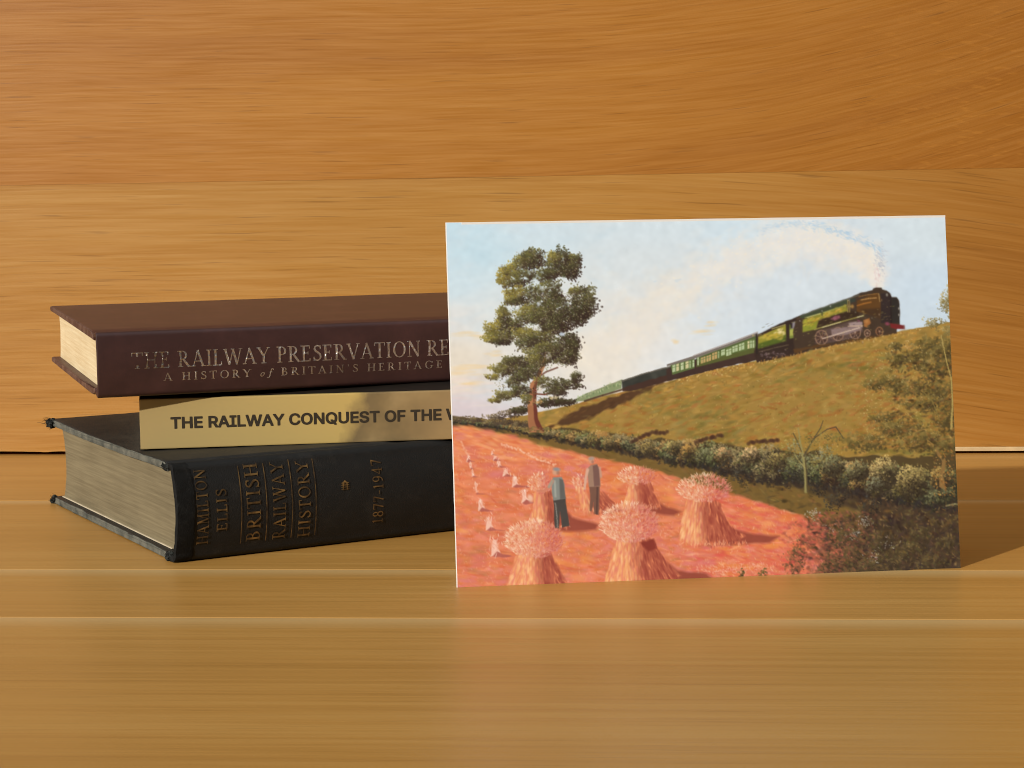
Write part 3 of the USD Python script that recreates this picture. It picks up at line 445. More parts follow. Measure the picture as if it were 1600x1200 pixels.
        for k in range(n):
            th, q = r.uniform(0, 2 * math.pi), math.sqrt(r.uniform(0, 1)); x, y = hx_ + q * rx * math.cos(th), hy_ + q * ry * math.sin(th) * (1 if math.sin(th) < 0 else .8)
            lit = np.clip(.62 - (x - hx_ - .12 * rx) / rx * 1.3 + r.normal() * .33, 0, 1)
            c = (1 - lit) * np.array([(198, 100, 88), (208, 120, 108), (184, 84, 76), (214, 136, 128)][r.integers(4)]) + lit * np.array([(236, 190, 152), (230, 164, 130), (226, 152, 130), (244, 210, 180), (220, 138, 104)][r.integers(5)])
            s.dab(x, y, r.uniform(1, 3.4), r.uniform(.6, 1.25), math.atan2((y - hy_ - ry * 1.1), (x - hx_) * .8) + r.normal() * .5, c, .55)
        for k in range(n // 9):
            th = r.uniform(math.pi * .9, 2 * math.pi * 1.02); x, y = hx_ + rx * math.cos(th) * r.uniform(.92, 1.1), hy_ + ry * math.sin(th) * r.uniform(.92, 1.12)
            s.dab(x, y, r.uniform(1.5, 3.6), .6, math.atan2(y - hy_ - ry, x - hx_) + r.normal() * .3, [(250, 226, 200), (238, 184, 150)][k % 2] if x < hx_ + rx * .3 else (214, 140, 116), .65)
    stook(993, 745, 28, 13, [(981, 757), (1014, 752), (1018, 770), (1028, 790), (1000, 796), (968, 790), (977, 770)], 989, [(1012, 765), (1022, 782), (1040, 793), (1068, 799), (1050, 806), (1020, 803), (1000, 795)])
    stook(904, 754, 12, 10, [(898, 760), (912, 758), (918, 775), (934, 770), (944, 772), (958, 788), (950, 797), (908, 800), (902, 780)], 916, [(940, 790), (960, 792), (972, 798), (940, 802)], n=90)
    stook(843, 757, 18, 15, [(834, 768), (864, 768), (876, 795), (888, 816), (850, 826), (822, 820), (832, 795)], 846, [(880, 795), (892, 808), (936, 818), (930, 830), (880, 832), (850, 826)])
    s.dab(827, 779, 6, 4, 1.2, (250, 226, 206), .6)
    # two men
    s.poly([(863, 779), (881, 776), (884, 800), (888, 822), (876, 824), (873, 800), (871, 826), (864, 825), (864, 800)], (74, 68, 64), 1.3, .3); s.line([(866, 786), (868, 806), (869, 824)], 1, (132, 128, 120), .7, .3)
    s.poly([(859, 752), (863, 746), (876, 745), (880, 757), (881, 779), (863, 782), (860, 768)], (132, 134, 128), 1.3, .2); s.poly([(872, 748), (878, 750), (882, 779), (873, 780)], (98, 96, 92), 2); s.line([(865, 752), (866, 776)], 1.7, (162, 164, 154), .7)
    s.line([(861, 752), (856, 762), (848, 768), (838, 767)], [2.8, 2.4, 1.9, 1.6], (206, 130, 104), .9); s.line([(861, 752), (856, 761)], 2.2, (156, 152, 136), .8)
    s.dab(866, 738, 4.6, 5, 0, (206, 156, 128), .95); s.dab(868, 733.5, 5.6, 3, .15, (142, 140, 142), .95); s.dab(870, 739, 2.6, 3, 0, (150, 112, 94), .6)
    s.poly([(918, 759), (935, 758), (934, 785), (933, 805), (926, 803), (925, 785), (922, 800), (919, 798), (920, 778)], (120, 84, 70), 1.3, .2); s.line([(931, 762), (930, 803)], 1.3, (88, 62, 56), .8)
    s.poly([(915, 733), (921, 727), (930, 725), (935, 732), (936, 760), (918, 761)], (158, 124, 104), 1.3); s.poly([(924, 728), (931, 726), (934, 734), (935, 759), (926, 760)], (122, 88, 80), 1.4)
    s.line([(916, 734), (913, 748), (911, 766)], [2.4, 2, 1.5], (214, 168, 146), .9); s.line([(935, 731), (937, 745)], 1.8, (196, 150, 128), .8); s.dab(911, 767, 1.6, 2, 0, (214, 110, 90), .8)
    s.dab(922, 720, 4, 5, 0, (206, 150, 124), .95); s.dab(922, 716.5, 4.8, 2.8, -.1, (170, 148, 136), .95); s.dab(924, 722, 2, 2.6, 0, (150, 104, 88), .6)
    stook(1097, 765, 40, 20, [(1066, 800), (1070, 784), (1122, 784), (1128, 806), (1140, 826), (1162, 838), (1112, 852), (1074, 846), (1058, 840)], 1090, [(1126, 805), (1136, 824), (1175, 836), (1215, 838), (1200, 848), (1120, 852), (1100, 850)])
    stook(981, 820, 44, 29, [(960, 845), (1018, 842), (1026, 862), (1042, 884), (1062, 900), (1040, 916), (938, 920), (950, 880)], 986, [(1030, 870), (1056, 892), (1100, 897), (1110, 904), (1060, 912), (1020, 915)])
    s.poly([(998, 848), (1018, 842), (1024, 858), (1010, 862)], (134, 54, 44), 4, .6)
    stook(833, 846, 44, 27, [(806, 866), (860, 866), (870, 890), (886, 916), (788, 924), (798, 890)], 836, [(866, 880), (880, 905), (884, 918), (850, 920)])
    # --- weeds at the field's right edge
    s.scatter(520, None, [(150, 84, 62), (128, 76, 58), (176, 96, 78), (112, 78, 56), (92, 66, 48)], (1.5, 5), (1, 2.4), .8, .5, .6, (1270, 800, 1370, 910))
    s.scatter(1100, lambda x, y: y > 790 + (1500 - x) * .1, [(70, 52, 42), (58, 42, 36), (84, 66, 46), (66, 56, 40), (50, 38, 38)], (3, 9), (1.4, 4), .6, .5, .8, (1260, 780, 1505, 925))
    for x, y, q in [(1243, 868, 15), (1240, 885, 14), (1252, 845, 8), (1300, 880, 18), (1330, 870, 18), (1360, 890, 20), (1390, 875, 20), (1420, 860, 22), (1455, 885, 22), (1330, 900, 16), (1440, 835, 18), (1480, 850, 16), (1375, 845, 20), (1310, 845, 18), (1285, 890, 12)]:
        s.clump(x, y, q, q * .9, (58, 46, 34), (88, 74, 46), (150, 126, 78), n=int(q * q * .5) + 18, al=.5, edge=1.7, bias=-.1, size=(1., 3.))
    for x, y, n in [(1271, 804, 40), (1351, 816, 50), (1332, 834, 50), (1296, 824, 16), (1365, 870, 24), (1385, 850, 16)]:
        for k in range(n): s.dab(x + r.normal() * 6, y + r.normal() * 5, r.uniform(.8, 2.2), .8, r.uniform(0, 3), [(206, 206, 196), (170, 166, 152), (190, 170, 160)][k % 3], .5)
    for x, y in [(1156, 896), (1185, 899), (1192, 896)]: s.clump(x, y, 5, 7, (70, 56, 36), (104, 92, 50), (160, 130, 80), n=30)
    s.scatter(260, None, [(150, 114, 64), (166, 136, 84), (120, 96, 56), (104, 100, 60)], (1, 3.4), (.7, 1.6), .8, .5, .8, (1340, 780, 1495, 910))
    for k in range(900):
        t = r.uniform(0, 1); x = 1225 + t * 125 + r.normal() * 16; y = 800 + r.uniform(0, 1) * 112; e = np.clip((x - 1235) / 110 + r.normal() * .25, 0, 1)
        c = (1 - e) * np.array([(208, 104, 82), (196, 88, 76), (214, 122, 88)][k % 3]) + e * np.array([(92, 76, 48), (72, 58, 44), (112, 84, 56)][k % 3])
        if y > 812 + (1250 - x) * .3: s.dab(x, y, r.uniform(1.2, 5), r.uniform(.8, 2.4), r.uniform(-.4, 1.2), c, .5)
    # --- the tall tree and the bushes behind it
    D = (66, 50, 42); M_ = (97, 94, 54); L_ = (156, 146, 82)
    for x, y, a, b in [(720, 656, 22, 4), (745, 657, 14, 4), (775, 652, 18, 5), (800, 646, 18, 6), (812, 640, 14, 5), (783, 660, 30, 5), (815, 664, 18, 5)]: s.clump(x, y, a, b, (64, 50, 44), (100, 84, 60), (160, 140, 100), n=int(a * b * 1.6), al=.6)
    s.poly([(823, 636), (828, 600), (837, 588), (850, 560), (853, 552), (856, 556), (846, 585), (838, 600), (836, 640), (840, 660), (848, 676), (826, 676), (824, 660)], (176, 118, 80), 1.4, .3)
    s.poly([(832, 640), (832, 606), (838, 592), (842, 588), (838, 604), (836, 640), (839, 658), (849, 675), (838, 672), (832, 655)], (112, 58, 44), 1.5, .2)
    s.line([(834, 616), (850, 617), (862, 613)], 1.4, (116, 66, 50), .8); s.line([(838, 592), (852, 582), (870, 575)], 1.4, (120, 84, 70), .8); s.line([(850, 560), (852, 540), (848, 505), (852, 470)], 2, (96, 66, 50), .8)
    def leaf(x, y, a, b, yel=0., dk=0., dens=1.75, bias=0.):
        for k in range(int(a * b / 9) + 3):
            th, q = r.uniform(0, 6.3), math.sqrt(r.uniform(0, .75)); s.dab(x + a * q * math.cos(th), y + b * q * math.sin(th), r.uniform(2, 4.5), r.uniform(2, 3.5), 0, np.array((74, 72, 48)) - dk * 12 + yel * np.array((44, 32, 0)) + r.normal() * 6, .5)
        s.clump(x, y, a, b, np.array(D) - dk * 10, np.array(M_) * (1 - dk * .25) + yel * np.array((46, 34, 0)), np.array(L_) * (1 - dk * .4) + yel * np.array((40, 24, 0)), n=int(a * b * dens), al=.72, bias=bias + yel * .3 - dk * .3 - .1, size=(.7, 2.), edge=1.15)
    for args in [(832, 404, 20, 13, .1, .2), (830, 414, 18, 9, 0, .9), (815, 412, 12, 10, .3), (788, 434, 11, 17, 1.), (798, 424, 12, 9, .6), (880, 414, 26, 20, 0, .8), (866, 404, 12, 8, .5), (890, 425, 15, 12, 0, .9), (898, 408, 10, 12, .1, .1, .9), (819, 433, 20, 11, .2, .2, 1.1), (806, 444, 14, 7, .2, .3), (852, 432, 16, 10, .1, .1, .9), (862, 430, 12, 8, 0, .5),
                 (806, 460, 17, 10, .8), (796, 470, 9, 8, .6), (812, 473, 16, 6, 0, .8), (833, 460, 14, 12, .1, .3, 1), (858, 452, 20, 13, .1, .1, .9), (868, 466, 12, 10, 0, .9), (846, 476, 16, 14, 0, .3, .9), (872, 482, 22, 18, 0, .5, 1.1), (909, 476, 20, 27, 0, .8, 1.2), (897, 456, 10, 6, .3), (920, 470, 11, 22, .1, .1, .5), (905, 492, 18, 14, -.05, .9),
                 (825, 490, 20, 13, .4), (832, 499, 22, 8, 0, .6), (786, 497, 11, 17, .5), (772, 518, 15, 15, .8), (793, 512, 11, 14, 0, .7), (806, 508, 14, 8, .1, .4), (852, 497, 18, 16, .1, .4), (878, 504, 24, 14, 0, .9), (864, 516, 22, 8, 0, .7), (780, 528, 24, 9, .4), (768, 532, 12, 5, .6), (786, 536, 14, 4, 0, .8),
                 (818, 522, 20, 9, .6), (842, 528, 22, 11, .3), (830, 536, 26, 10, 0, .4), (885, 540, 20, 20, 0, .9, 1.3), (893, 548, 10, 20, 0, .8), (880, 560, 26, 10, .1, .5), (862, 548, 18, 12, .1, .3), (845, 552, 24, 14, .2, .2), (816, 572, 25, 14, 0, .6), (800, 566, 18, 8, .1, .2), (786, 578, 20, 9, .4), (768, 590, 12, 5, .7, 0, 1), (838, 566, 16, 12, .4), (828, 582, 18, 10, 0, .3), (806, 598, 16, 9, .1, 0, .8), (815, 590, 18, 7, 0, .5),
                 (848, 598, 13, 11, .3, 0, .9), (880, 602, 26, 9, 0, .5, 1.3), (900, 591, 9, 9, 0, .4), (868, 612, 16, 7, 0, .4), (814, 612, 15, 9, 0, .5), (790, 618, 18, 7, .3), (774, 626, 11, 4, .6), (822, 624, 9, 8, .3), (862, 628, 20, 7, 0, .7), (884, 629, 16, 5, 0, .8), (846, 632, 12, 5, 0, .6), (812, 642, 14, 5, 0, .8)]: leaf(*args)
    for x, y, a, b, c in [(836, 441, 9, 3, (206, 214, 216)), (804, 485, 8, 3.5, (204, 214, 224)), (887, 466, 6, 4, (206, 206, 210)), (836, 515, 9, 2, (214, 210, 206)), (876, 523, 4, 4, (196, 208, 226)), (846, 452, 3, 3, (176, 182, 180)), (840, 476, 2.5, 3, (190, 196, 200)), (855, 556, 5, 6, (206, 196, 190)), (866, 622, 7, 3, (232, 206, 160)), (842, 607, 3, 6, (226, 214, 196)), (842, 628, 7, 3, (216, 170, 110))]:
        for k in range(14): s.dab(x + r.normal() * a * .5, y + r.normal() * b * .5, r.uniform(1, 2.6), r.uniform(.8, 1.8), -.3, np.array(c) + r.normal() * 5, .45)
    s.line([(833, 640), (833, 612), (838, 592), (848, 566), (852, 552)], 1., (130, 88, 62), .3); s.poly([(824, 634), (834, 634), (838, 660), (846, 674), (826, 672), (824, 655)], (160, 106, 72), 1.5, .3); s.poly([(832, 630), (837, 632), (840, 656), (849, 674), (838, 670), (833, 655)], (108, 54, 42), 1.6, .2)
    for k in range(70): s.dab(826 + r.normal() * 14, 672 + r.normal() * 2.5, r.uniform(1, 3), 1, r.uniform(-.6, .6), [(120, 104, 60), (92, 76, 48), (150, 126, 76)][k % 3], .6)
    r2 = r
    blobs = [(830, 410, 30, 18), (880, 414, 24, 20), (790, 434, 14, 18), (820, 460, 34, 18), (868, 480, 34, 24), (908, 476, 20, 26), (800, 500, 26, 22), (850, 505, 40, 18), (780, 522, 22, 14), (840, 535, 34, 14), (882, 550, 24, 20), (815, 576, 36, 16), (850, 565, 34, 14), (800, 600, 26, 12), (880, 602, 24, 9), (810, 618, 30, 8)]
    for x, y, a, b in blobs:
        for k in range(int(a * b * .3)):
            th, q = r2.uniform(0, 6.3), math.sqrt(r2.uniform(0, 1.15)); dx, dy = q * math.cos(th), q * math.sin(th)
            s.dab(x + a * dx, y + b * dy, r2.uniform(.6, 1.5), r2.uniform(.6, 1.1), r2.uniform(0, 3), np.array([(140, 130, 92), (112, 112, 66), (164, 150, 120), (66, 52, 46), (124, 108, 84), (92, 92, 56)][k % 6]) + r2.normal() * 8, .55)
        for k in range(int(a * .5)): s.dab(x + a * r2.uniform(-1.05, 1.05), y + b * r2.uniform(-1, 1), r2.uniform(.7, 1.5), .8, 0, (198, 202, 200), .35)
    s.scatter(900, lambda x, y: (y > 795 + (1500 - x) * .08), [(92, 78, 46), (112, 92, 52), (72, 58, 44), (84, 80, 48), (58, 46, 38), (132, 104, 60), (98, 74, 54)], (1.2, 4.5), (.8, 2), .7, .5, .8, (1285, 790, 1503, 922))
    # weave of the paper and the brush
    s.a += (s.n[0] * 1.4)[..., None] * (.6 + .4 * r.normal(size=(PH, PW, 1)))
    return np.clip(s.a, 4, 252)
# ---------------------------------------------------------------- the setting: board wall and table of the same wood
D = 1138.66
W_D, W_M, W_L = col(142, 87, 31), col(163, 107, 39), col(178, 123, 51)
T_D, T_M, T_L = col(163, 117, 53), col(181, 134, 66), col(194, 150, 82)
wall_top = wood('upper_wall_wood', (3.2, 20, 95), W_D, W_M, W_L, seed=3.1, bend=.55, flecks=True, heart_falloff=(.8, .74, .66))
wall_low = wood('lower_wall_wood', (2.6, 20, 85), col(143, 95, 39), col(167, 118, 52), col(181, 135, 66), seed=8.4, bend=-.25, heart_falloff=(.78, .68, .56))
wall = '/World/' + 'back_wall'
thing('back_wall', 'wall of wide golden brown boards behind the books and the card', 'wall', (0, D * MM, 0), 0, kind='structure')
def plank_mesh(x0, x1, y0, y1, z0, z1, r=.8, n=40):
    """a board along x with eased edges, mm"""
    u, i = ends(x1 - x0, r, n); m = loft(rounded(y0, z0, y1, z1, r), u, i); m.apply_translation((x0, 0, 0)); return m
def sheared(m, k):
    v = m.vertices.copy(); v[:, 2] += k * v[:, 0]; m.vertices = v; return m
top = plank_mesh(-620, 620, 0, 20, 0, 330, .08); top.vertices[:, 2] += np.where(top.vertices[:, 2] < 100, 159.3 + .0082 * top.vertices[:, 0], 159.3)
low = plank_mesh(-620, 620, .15, 20, 0, 157.08, .08, 420); low.vertices[:, 2] += np.where(low.vertices[:, 2] > 80, 2.2 + .0082 * low.vertices[:, 0], 2.2)
q = low.vertices; q[:, 2] += np.where(q[:, 2] < 10, .9 * (meshkit.fbm(np.c_[q[:, 0] / 9, 0 * q[:, 0], 0 * q[:, 0]], 4, 7) - .5), 0); low.vertices = q
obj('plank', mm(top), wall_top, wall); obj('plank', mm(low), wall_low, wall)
obj('pale_edging', mm(plank_mesh(60, 620, -.6, 6, 1.5, 3.9, .3)), plain('pale_edging_wood', col(186, 160, 118), .7, var=.2, scale=60.), wall, label='thin pale strip along the foot of the wall')
tab = '/World/' + 'wooden_table'
thing('wooden_table', 'table top of pale brown planks with light edges under the books', 'table', (0, 0, 0), 0, kind='structure')
seams = [1175, 987.1, 821.4, 734.1, 547.5, 405, 250, 90]
for k, (far, near) in enumerate(zip(seams[:-1], seams[1:])):
    s_ = (1.02, .98, 1.0, .97, 1.0, .98, 1.0)[k]
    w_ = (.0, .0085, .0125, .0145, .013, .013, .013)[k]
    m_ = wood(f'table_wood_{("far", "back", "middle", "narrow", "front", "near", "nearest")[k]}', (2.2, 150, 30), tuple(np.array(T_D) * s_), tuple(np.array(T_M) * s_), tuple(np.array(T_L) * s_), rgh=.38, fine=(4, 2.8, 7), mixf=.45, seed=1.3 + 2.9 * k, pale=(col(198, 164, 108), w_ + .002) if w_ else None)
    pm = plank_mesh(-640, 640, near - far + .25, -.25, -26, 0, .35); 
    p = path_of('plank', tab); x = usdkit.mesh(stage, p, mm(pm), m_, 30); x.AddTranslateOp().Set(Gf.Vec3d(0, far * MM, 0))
# ---------------------------------------------------------------- lettering
def ln(x0, y0, x1, y1, w): return LineString([(x0, y0), (x1, y1)]).buffer(w / 2, cap_style=2)
def ring(cx, cy, rx, ry, tx, ty):
    o = affinity.scale(Point(0, 0).buffer(1, quad_segs=10), rx, ry); i = affinity.scale(Point(0, 0).buffer(1, quad_segs=10), rx - tx, ry - ty); return affinity.translate(o.difference(i), cx, cy)
def serif_glyph(ch, T=.13, t=.05, h=.045):
    """roman capitals and figures with thick and thin strokes, cap height 1 -> (shape, advance)"""
    b = lambda x, w=.32: rect(x - w / 2, 0, x + w / 2, h)
    a = lambda x, w=.32: rect(x - w / 2, 1 - h, x + w / 2, 1)
    st = lambda x, w=T: rect(x - w / 2, 0, x + w / 2, 1)
    U = lambda *s: unary_union(s).intersection(rect(-1, -.3, 3, 1.05))
    R_ = rect
    if ch == ' ': return None, .34
    if ch == 'A': return U(ln(.1, 0, .4, 1, t + .01), ln(.38, 1, .72, 0, T), R_(.2, .3, .6, .3 + t), b(.1, .26), b(.72, .3)), .84
    if ch == 'B': return U(st(.16), b(.14), a(.14), ring(.27, .75, .27, .25, T * .95, t).intersection(R_(.2, 0, 1, 1)), ring(.29, .27, .33, .27, T, t).intersection(R_(.2, 0, 1, 1)), R_(.1, .95, .3, 1), R_(.1, 0, .3, t)), .72
    if ch == 'E': return U(st(.16), b(.12), a(.12), R_(.1, 0, .56, t), R_(.1, 1 - t, .53, 1), R_(.1, .5, .44, .5 + t), R_(.52, 0, .58, .2), R_(.5, .8, .55, 1), R_(.41, .42, .45, .63)), .66
    if ch == 'G': return U(ring(.47, .5, .42, .51, T, t).difference(R_(.6, .38, 1, .78)), R_(.7, .06, .7 + T * .9, .42), R_(.6, .42 - h, .92, .42), R_(.78, .7, .83, .95)), .96
    if ch == 'H': return U(st(.17), st(.71), b(.17), a(.17), b(.71), a(.71), R_(.17, .49, .71, .49 + t)), .88
    if ch == 'I': return U(st(.18), b(.18), a(.18)), .36
    if ch == 'L': return U(st(.16), b(.13), a(.16), R_(.1, 0, .54, t), R_(.5, 0, .56, .24)), .6
    if ch == 'M': return U(st(.17, t + .01), st(.85), ln(.17, 1, .51, .02, T), ln(.51, .02, .85, 1, t), b(.17, .26), a(.13, .22), b(.85), a(.89, .22)), 1.03
    if ch == 'N': return U(st(.15, t + .01), st(.73, t + .01), ln(.15, 1, .73, 0, T), b(.15, .26), a(.12, .24), a(.73, .26)), .86
    if ch == 'O': return U(ring(.46, .5, .42, .51, T, t)), .92
    if ch == 'Q': return U(ring(.46, .5, .42, .51, T, t), ln(.5, .1, .9, -.25, T)), .94
    if ch in 'PR':
        g = [st(.16), b(.16), a(.13), ring(.28, .73, .3, .27, T, t).intersection(R_(.2, 0, 1, 1)), R_(.1, 1 - t, .3, 1), R_(.1, .46, .3, .46 + t)]
        return (U(*g), .64) if ch == 'P' else (U(*g, ln(.32, .5, .68, 0, T), b(.72, .2)), .78)
    if ch == 'S':
        q = [(.5, .86), (.4, .95), (.28, .97), (.16, .9), (.12, .76), (.2, .62), (.35, .52), (.48, .4), (.52, .24), (.44, .09), (.3, .03), (.16, .07), (.08, .18)]
        return U(LineString(q).buffer(.042), LineString(q[4:9]).buffer(.062), R_(.47, .74, .52, .99), R_(.06, .01, .11, .27)), .6
    if ch == 'T': return U(st(.35), b(.35), R_(.02, 1 - t, .68, 1), R_(.0, .78, .05, 1), R_(.65, .78, .7, 1)), .7
    if ch == 'V': return U(ln(.1, 1, .42, 0, T), ln(.42, 0, .72, 1, t + .01), a(.1, .28), a(.72, .24)), .82
    if ch == 'W': return U(ln(.1, 1, .36, 0, T), ln(.36, 0, .62, 1, t + .01), ln(.58, 1, .84, 0, T), ln(.84, 0, 1.08, 1, t + .01), a(.1, .26), a(.6, .26), a(1.08, .22)), 1.16
    if ch == 'Y': return U(ln(.08, 1, .4, .45, T), ln(.4, .45, .7, 1, t + .01), R_(.4 - T / 2, 0, .4 + T / 2, .48), b(.4), a(.08, .26), a(.7, .24)), .78
    if ch == "'": return U(Polygon([(.08, 1), (.2, 1), (.14, .7)])), .26
    if ch == '-': return U(R_(.06, .36, .36, .44)), .42
    if ch == '1': return U(st(.22, T * .9), b(.22, .36), ln(.08, .84, .24, .98, t)), .46
    if ch == '4': return U(st(.42, T * .9), ln(.44, .98, .05, .28, t), R_(.04, .25, .6, .25 + t), b(.42, .26)), .64
    if ch == '7': return U(R_(.05, .92, .55, 1), ln(.52, .98, .24, 0, T * .85), R_(.05, .78, .09, 1)), .58
    if ch == '8': return U(ring(.3, .75, .22, .26, T * .8, t), ring(.3, .26, .27, .27, T * .9, t)), .6
    if ch == '9': return U(ring(.3, .68, .26, .32, T * .9, t), LineString([(.52, .62), (.5, .36), (.38, .12), (.16, .02)]).buffer(.045)), .6
    if ch == 'o': return U(affinity.skew(ring(.24, .27, .21, .28, T * .7, t), 16)), .46
    if ch == 'f': return U(LineString([(.62, .86), (.55, .97), (.44, .95), (.36, .7), (.24, .1), (.16, -.18), (.04, -.24), (-.04, -.16)]).buffer(.045), R_(.2, .5, .5, .5 + t)), .46
    return None, .4
def serif_text(words, size, track=0., small=None):
    """lettering in the xy plane from the origin; small: height of all but each word's first letter; returns (shape, width), mm"""
    x, out = 0., []
    for w in words.split('|'):
        for k, ch in enumerate(w):
            s = size * (small if small and k and ch.isalpha() else 1.)
            if w == 'of': s = size * .95
            g, adv = serif_glyph(ch)
            if g is not None: out.append(affinity.translate(affinity.scale(g, s, s, origin=(0, 0)), x, 0))
            x += adv * s + track * size
        x += .34 * size + track * size
    return unary_union(out), x - .34 * size
def flat_mesh(shape, depth=.05, step=None):
    """letters (mm) extruded along +z"""
    ms = []
    for g in getattr(shape, 'geoms', [shape]):
        if g.area < 1e-4: continue
        if step: g = g.segmentize(step)
        ms.append(trimesh.creation.extrude_polygon(g, depth, engine='earcut'))
    return trimesh.util.concatenate(ms)
def fit(m, x0, x1, z0, z1, map_=None):
    """stretch flat lettering (x, y, depth) over u in x0..x1, z in z0..z1 of a spine; returns vertices (u, out, z)"""
    v = m.vertices; a, b = v.min(0), v.max(0)
    return np.c_[x0 + (v[:, 0] - a[0]) / (b[0] - a[0]) * (x1 - x0), v[:, 2], z0 + (v[:, 1] - a[1]) / (b[1] - a[1]) * (z1 - z0)]
# ---------------------------------------------------------------- books (each in its own frame: u along the spine, v towards the fore edge, z up; mm)
def case_parts(L, dep, t, board, over, bulge, joint, sh):
    """the profiles of a case binding: lower board, upper board, spine shell, text block"""
    lo = rounded(joint, 0, dep, board, min(board * .45, 1.2)); up = rounded(joint, t - board, dep, t, min(board * .45, 1.2))
    z = np.linspace(0, t, 25); c = (z - t / 2) / (t / 2)
    def shell(off, sgn=1):
        e = np.abs(c) ** 2.2; front = off - bulge * (1 - e) + sh * np.clip(np.abs(c) - .86, 0, 1) ** 2 * 40
        return np.c_[front, np.clip(z, off * .0, t)]
    return lo, up
def spine_profile(t, bulge, joint, wall, dip=.7, rnd=3.):
    """spine shell: bulging face at v = 0, shoulders turned over into the joints"""
    def side(o):
        zz = np.linspace(rnd, t - rnd, 21); c = (zz - t / 2) / (t / 2 - rnd); f = np.c_[-bulge * (1 - c ** 2), zz]
        a = np.linspace(0, 1, 7)[1:] * math.pi / 2
        topc = np.c_[rnd * (1 - np.cos(a)), t - rnd + rnd * np.sin(a)]; x = np.linspace(rnd, joint + 1.5, 8)[1:]
        tj = np.c_[x, t - dip * np.clip((x - rnd) / (joint - rnd), 0, 1) ** 1.5]
        P = np.vstack([np.c_[tj[::-1, 0], t - tj[::-1, 1]], np.c_[topc[::-1, 0], t - topc[::-1, 1]], f, topc, tj]); return P
    P = side(0); e = np.gradient(P, axis=0); n = np.c_[e[:, 1], -e[:, 0]]; n /= np.linalg.norm(n, axis=1, keepdims=True)
    if n[len(n) // 2, 0] < 0: n = -n
    return Polygon(np.vstack([P, (P + n * wall)[::-1]])).buffer(0)
def block_profile(t0, t1, v0, v1, hollow, belly):
    z = np.linspace(t0, t1, 17); c = (z - (t0 + t1) / 2) / ((t1 - t0) / 2)
    return np.vstack([np.c_[v1 - hollow * (1 - c ** 2), z], np.c_[v0 - belly * (1 - c ** 2), z][::-1]])

# -- maroon hardback, topmost
ML, MD, MT, MS = 246., 171., 29.54, .979
b1 = thing('hardback_book', 'maroon hardback with foil spine lettering, topmost of the stack', 'book', (-.23086 * MS, .87542 * MS, .17423 - (.17423 - .06568) * MS), .391, group='books stacked beside the card')
maroon = cloth('maroon_paper', col(63, 34, 31), col(84, 50, 44), 60., .48, spec=.5, bump=.12, wear=(.45, .8)); maroon_spine = cloth('maroon_spine_paper', col(57, 33, 30), col(76, 46, 42), 60., .5, spec=.5, bump=.12, wear=(.45, .8))
u, i = ends(ML, .7, 60); maroon_edge = cloth('worn_maroon_edge', col(76, 50, 42), col(118, 92, 78), 130., .6, spec=.3, bump=.3, wear=(.42, .7))
for nm, z0 in (('back_cover', 0.), ('front_cover', MT - 2.9)):
    m = loft(rounded(7.2, z0, MD, z0 + 2.9, 1.3), u, i, step=1.5); v = m.vertices.copy(); gr = 1.3 * np.exp(-((v[:, 1] - 8.5) / 5.) ** 2); v[:, 2] += -gr if z0 else gr; m.vertices = v
    cp = obj(nm, mm(rough(m, .14, 30, 2), MS), maroon, b1)
    e = loft(rounded(8., z0 + .25, MD + .2, z0 + 2.65, 1.15), [-.3, -.1, .3, .7], [.3, .05, 0, .1], step=1.5); v = e.vertices.copy(); gr = 1.3 * np.exp(-((v[:, 1] - 8.5) / 5.) ** 2); v[:, 2] += -gr if z0 else gr; e.vertices = v
    obj('worn_edge', mm(rough(e, .14, 20, 5), MS), maroon_edge, cp, label='paler rubbed edge of the board')
m = loft(spine_profile(MT, .9, 7., 2.0, dip=.9, rnd=2.4), *ends(ML, .6, 60)); obj('spine', mm(rough(m, .08, 40, 2), MS), maroon_spine, b1)
m = loft(block_profile(2.9, MT - 2.9, 3.4, MD - 4.5, 3.2, -.2), *ends(ML - 7.4, .2, 12)); m.apply_translation((3.7, 0, 0)); obj('page_block', mm(rough(m, .12, 6, 4), MS), pages('cream_pages', col(216, 199, 162), col(193, 168, 126), 900.), b1, smooth=20)
foil = material('foil', {'g': ('texture_coordinate', {}), 'n': ('noise_texture', {'scale': 620., 'detail': 2.}), 'n2': ('noise_texture', {'scale': 22., 'detail': 2.}), 'r': ('rgb_ramp', {'ramp': [(.32, col(120, 108, 94)), (.6, col(220, 212, 204))]}), 'b': ('bump', {'strength': 1., 'distance': .001}), 'p': ('principled_bsdf', {'metallic': .85, 'roughness': .28})},
                [('g.object', 'n.vector'), ('g.object', 'n2.vector'), ('n2.fac', 'r.fac'), ('r.color', 'p.base_color'), ('n.fac', 'b.height'), ('b.normal', 'p.normal')])
def on_flat(bulge, t, rnd, off=.03):
    def f(v):
        c = (v[:, 2] - t / 2) / (t / 2 - rnd); return np.c_[v[:, 0], -bulge * (1 - c ** 2) - off - v[:, 1], v[:, 2]]
    return f
place = on_flat(.9, MT, 2.4)
sh_, w_ = serif_text('THE|RAILWAY|PRESERVATION|REVOLUTION', 7.6, .07)
m = flat_mesh(sh_, .06); v = m.vertices; sc = (164.3 - 15.2) / serif_text('THE|RAILWAY|PRESERVATION|RE', 7.6, .07)[1]; m.vertices = place(fit(m, 15.2, 15.2 + w_ * sc, 12.4, 20.2)); m.fix_normals(); obj('title_lettering', mm(m, MS), foil, b1, smooth=False)
sh_, w_ = serif_text("A|HISTORY|of|BRITAIN'S|HERITAGE|RAILWAYS", 3.6, .3)
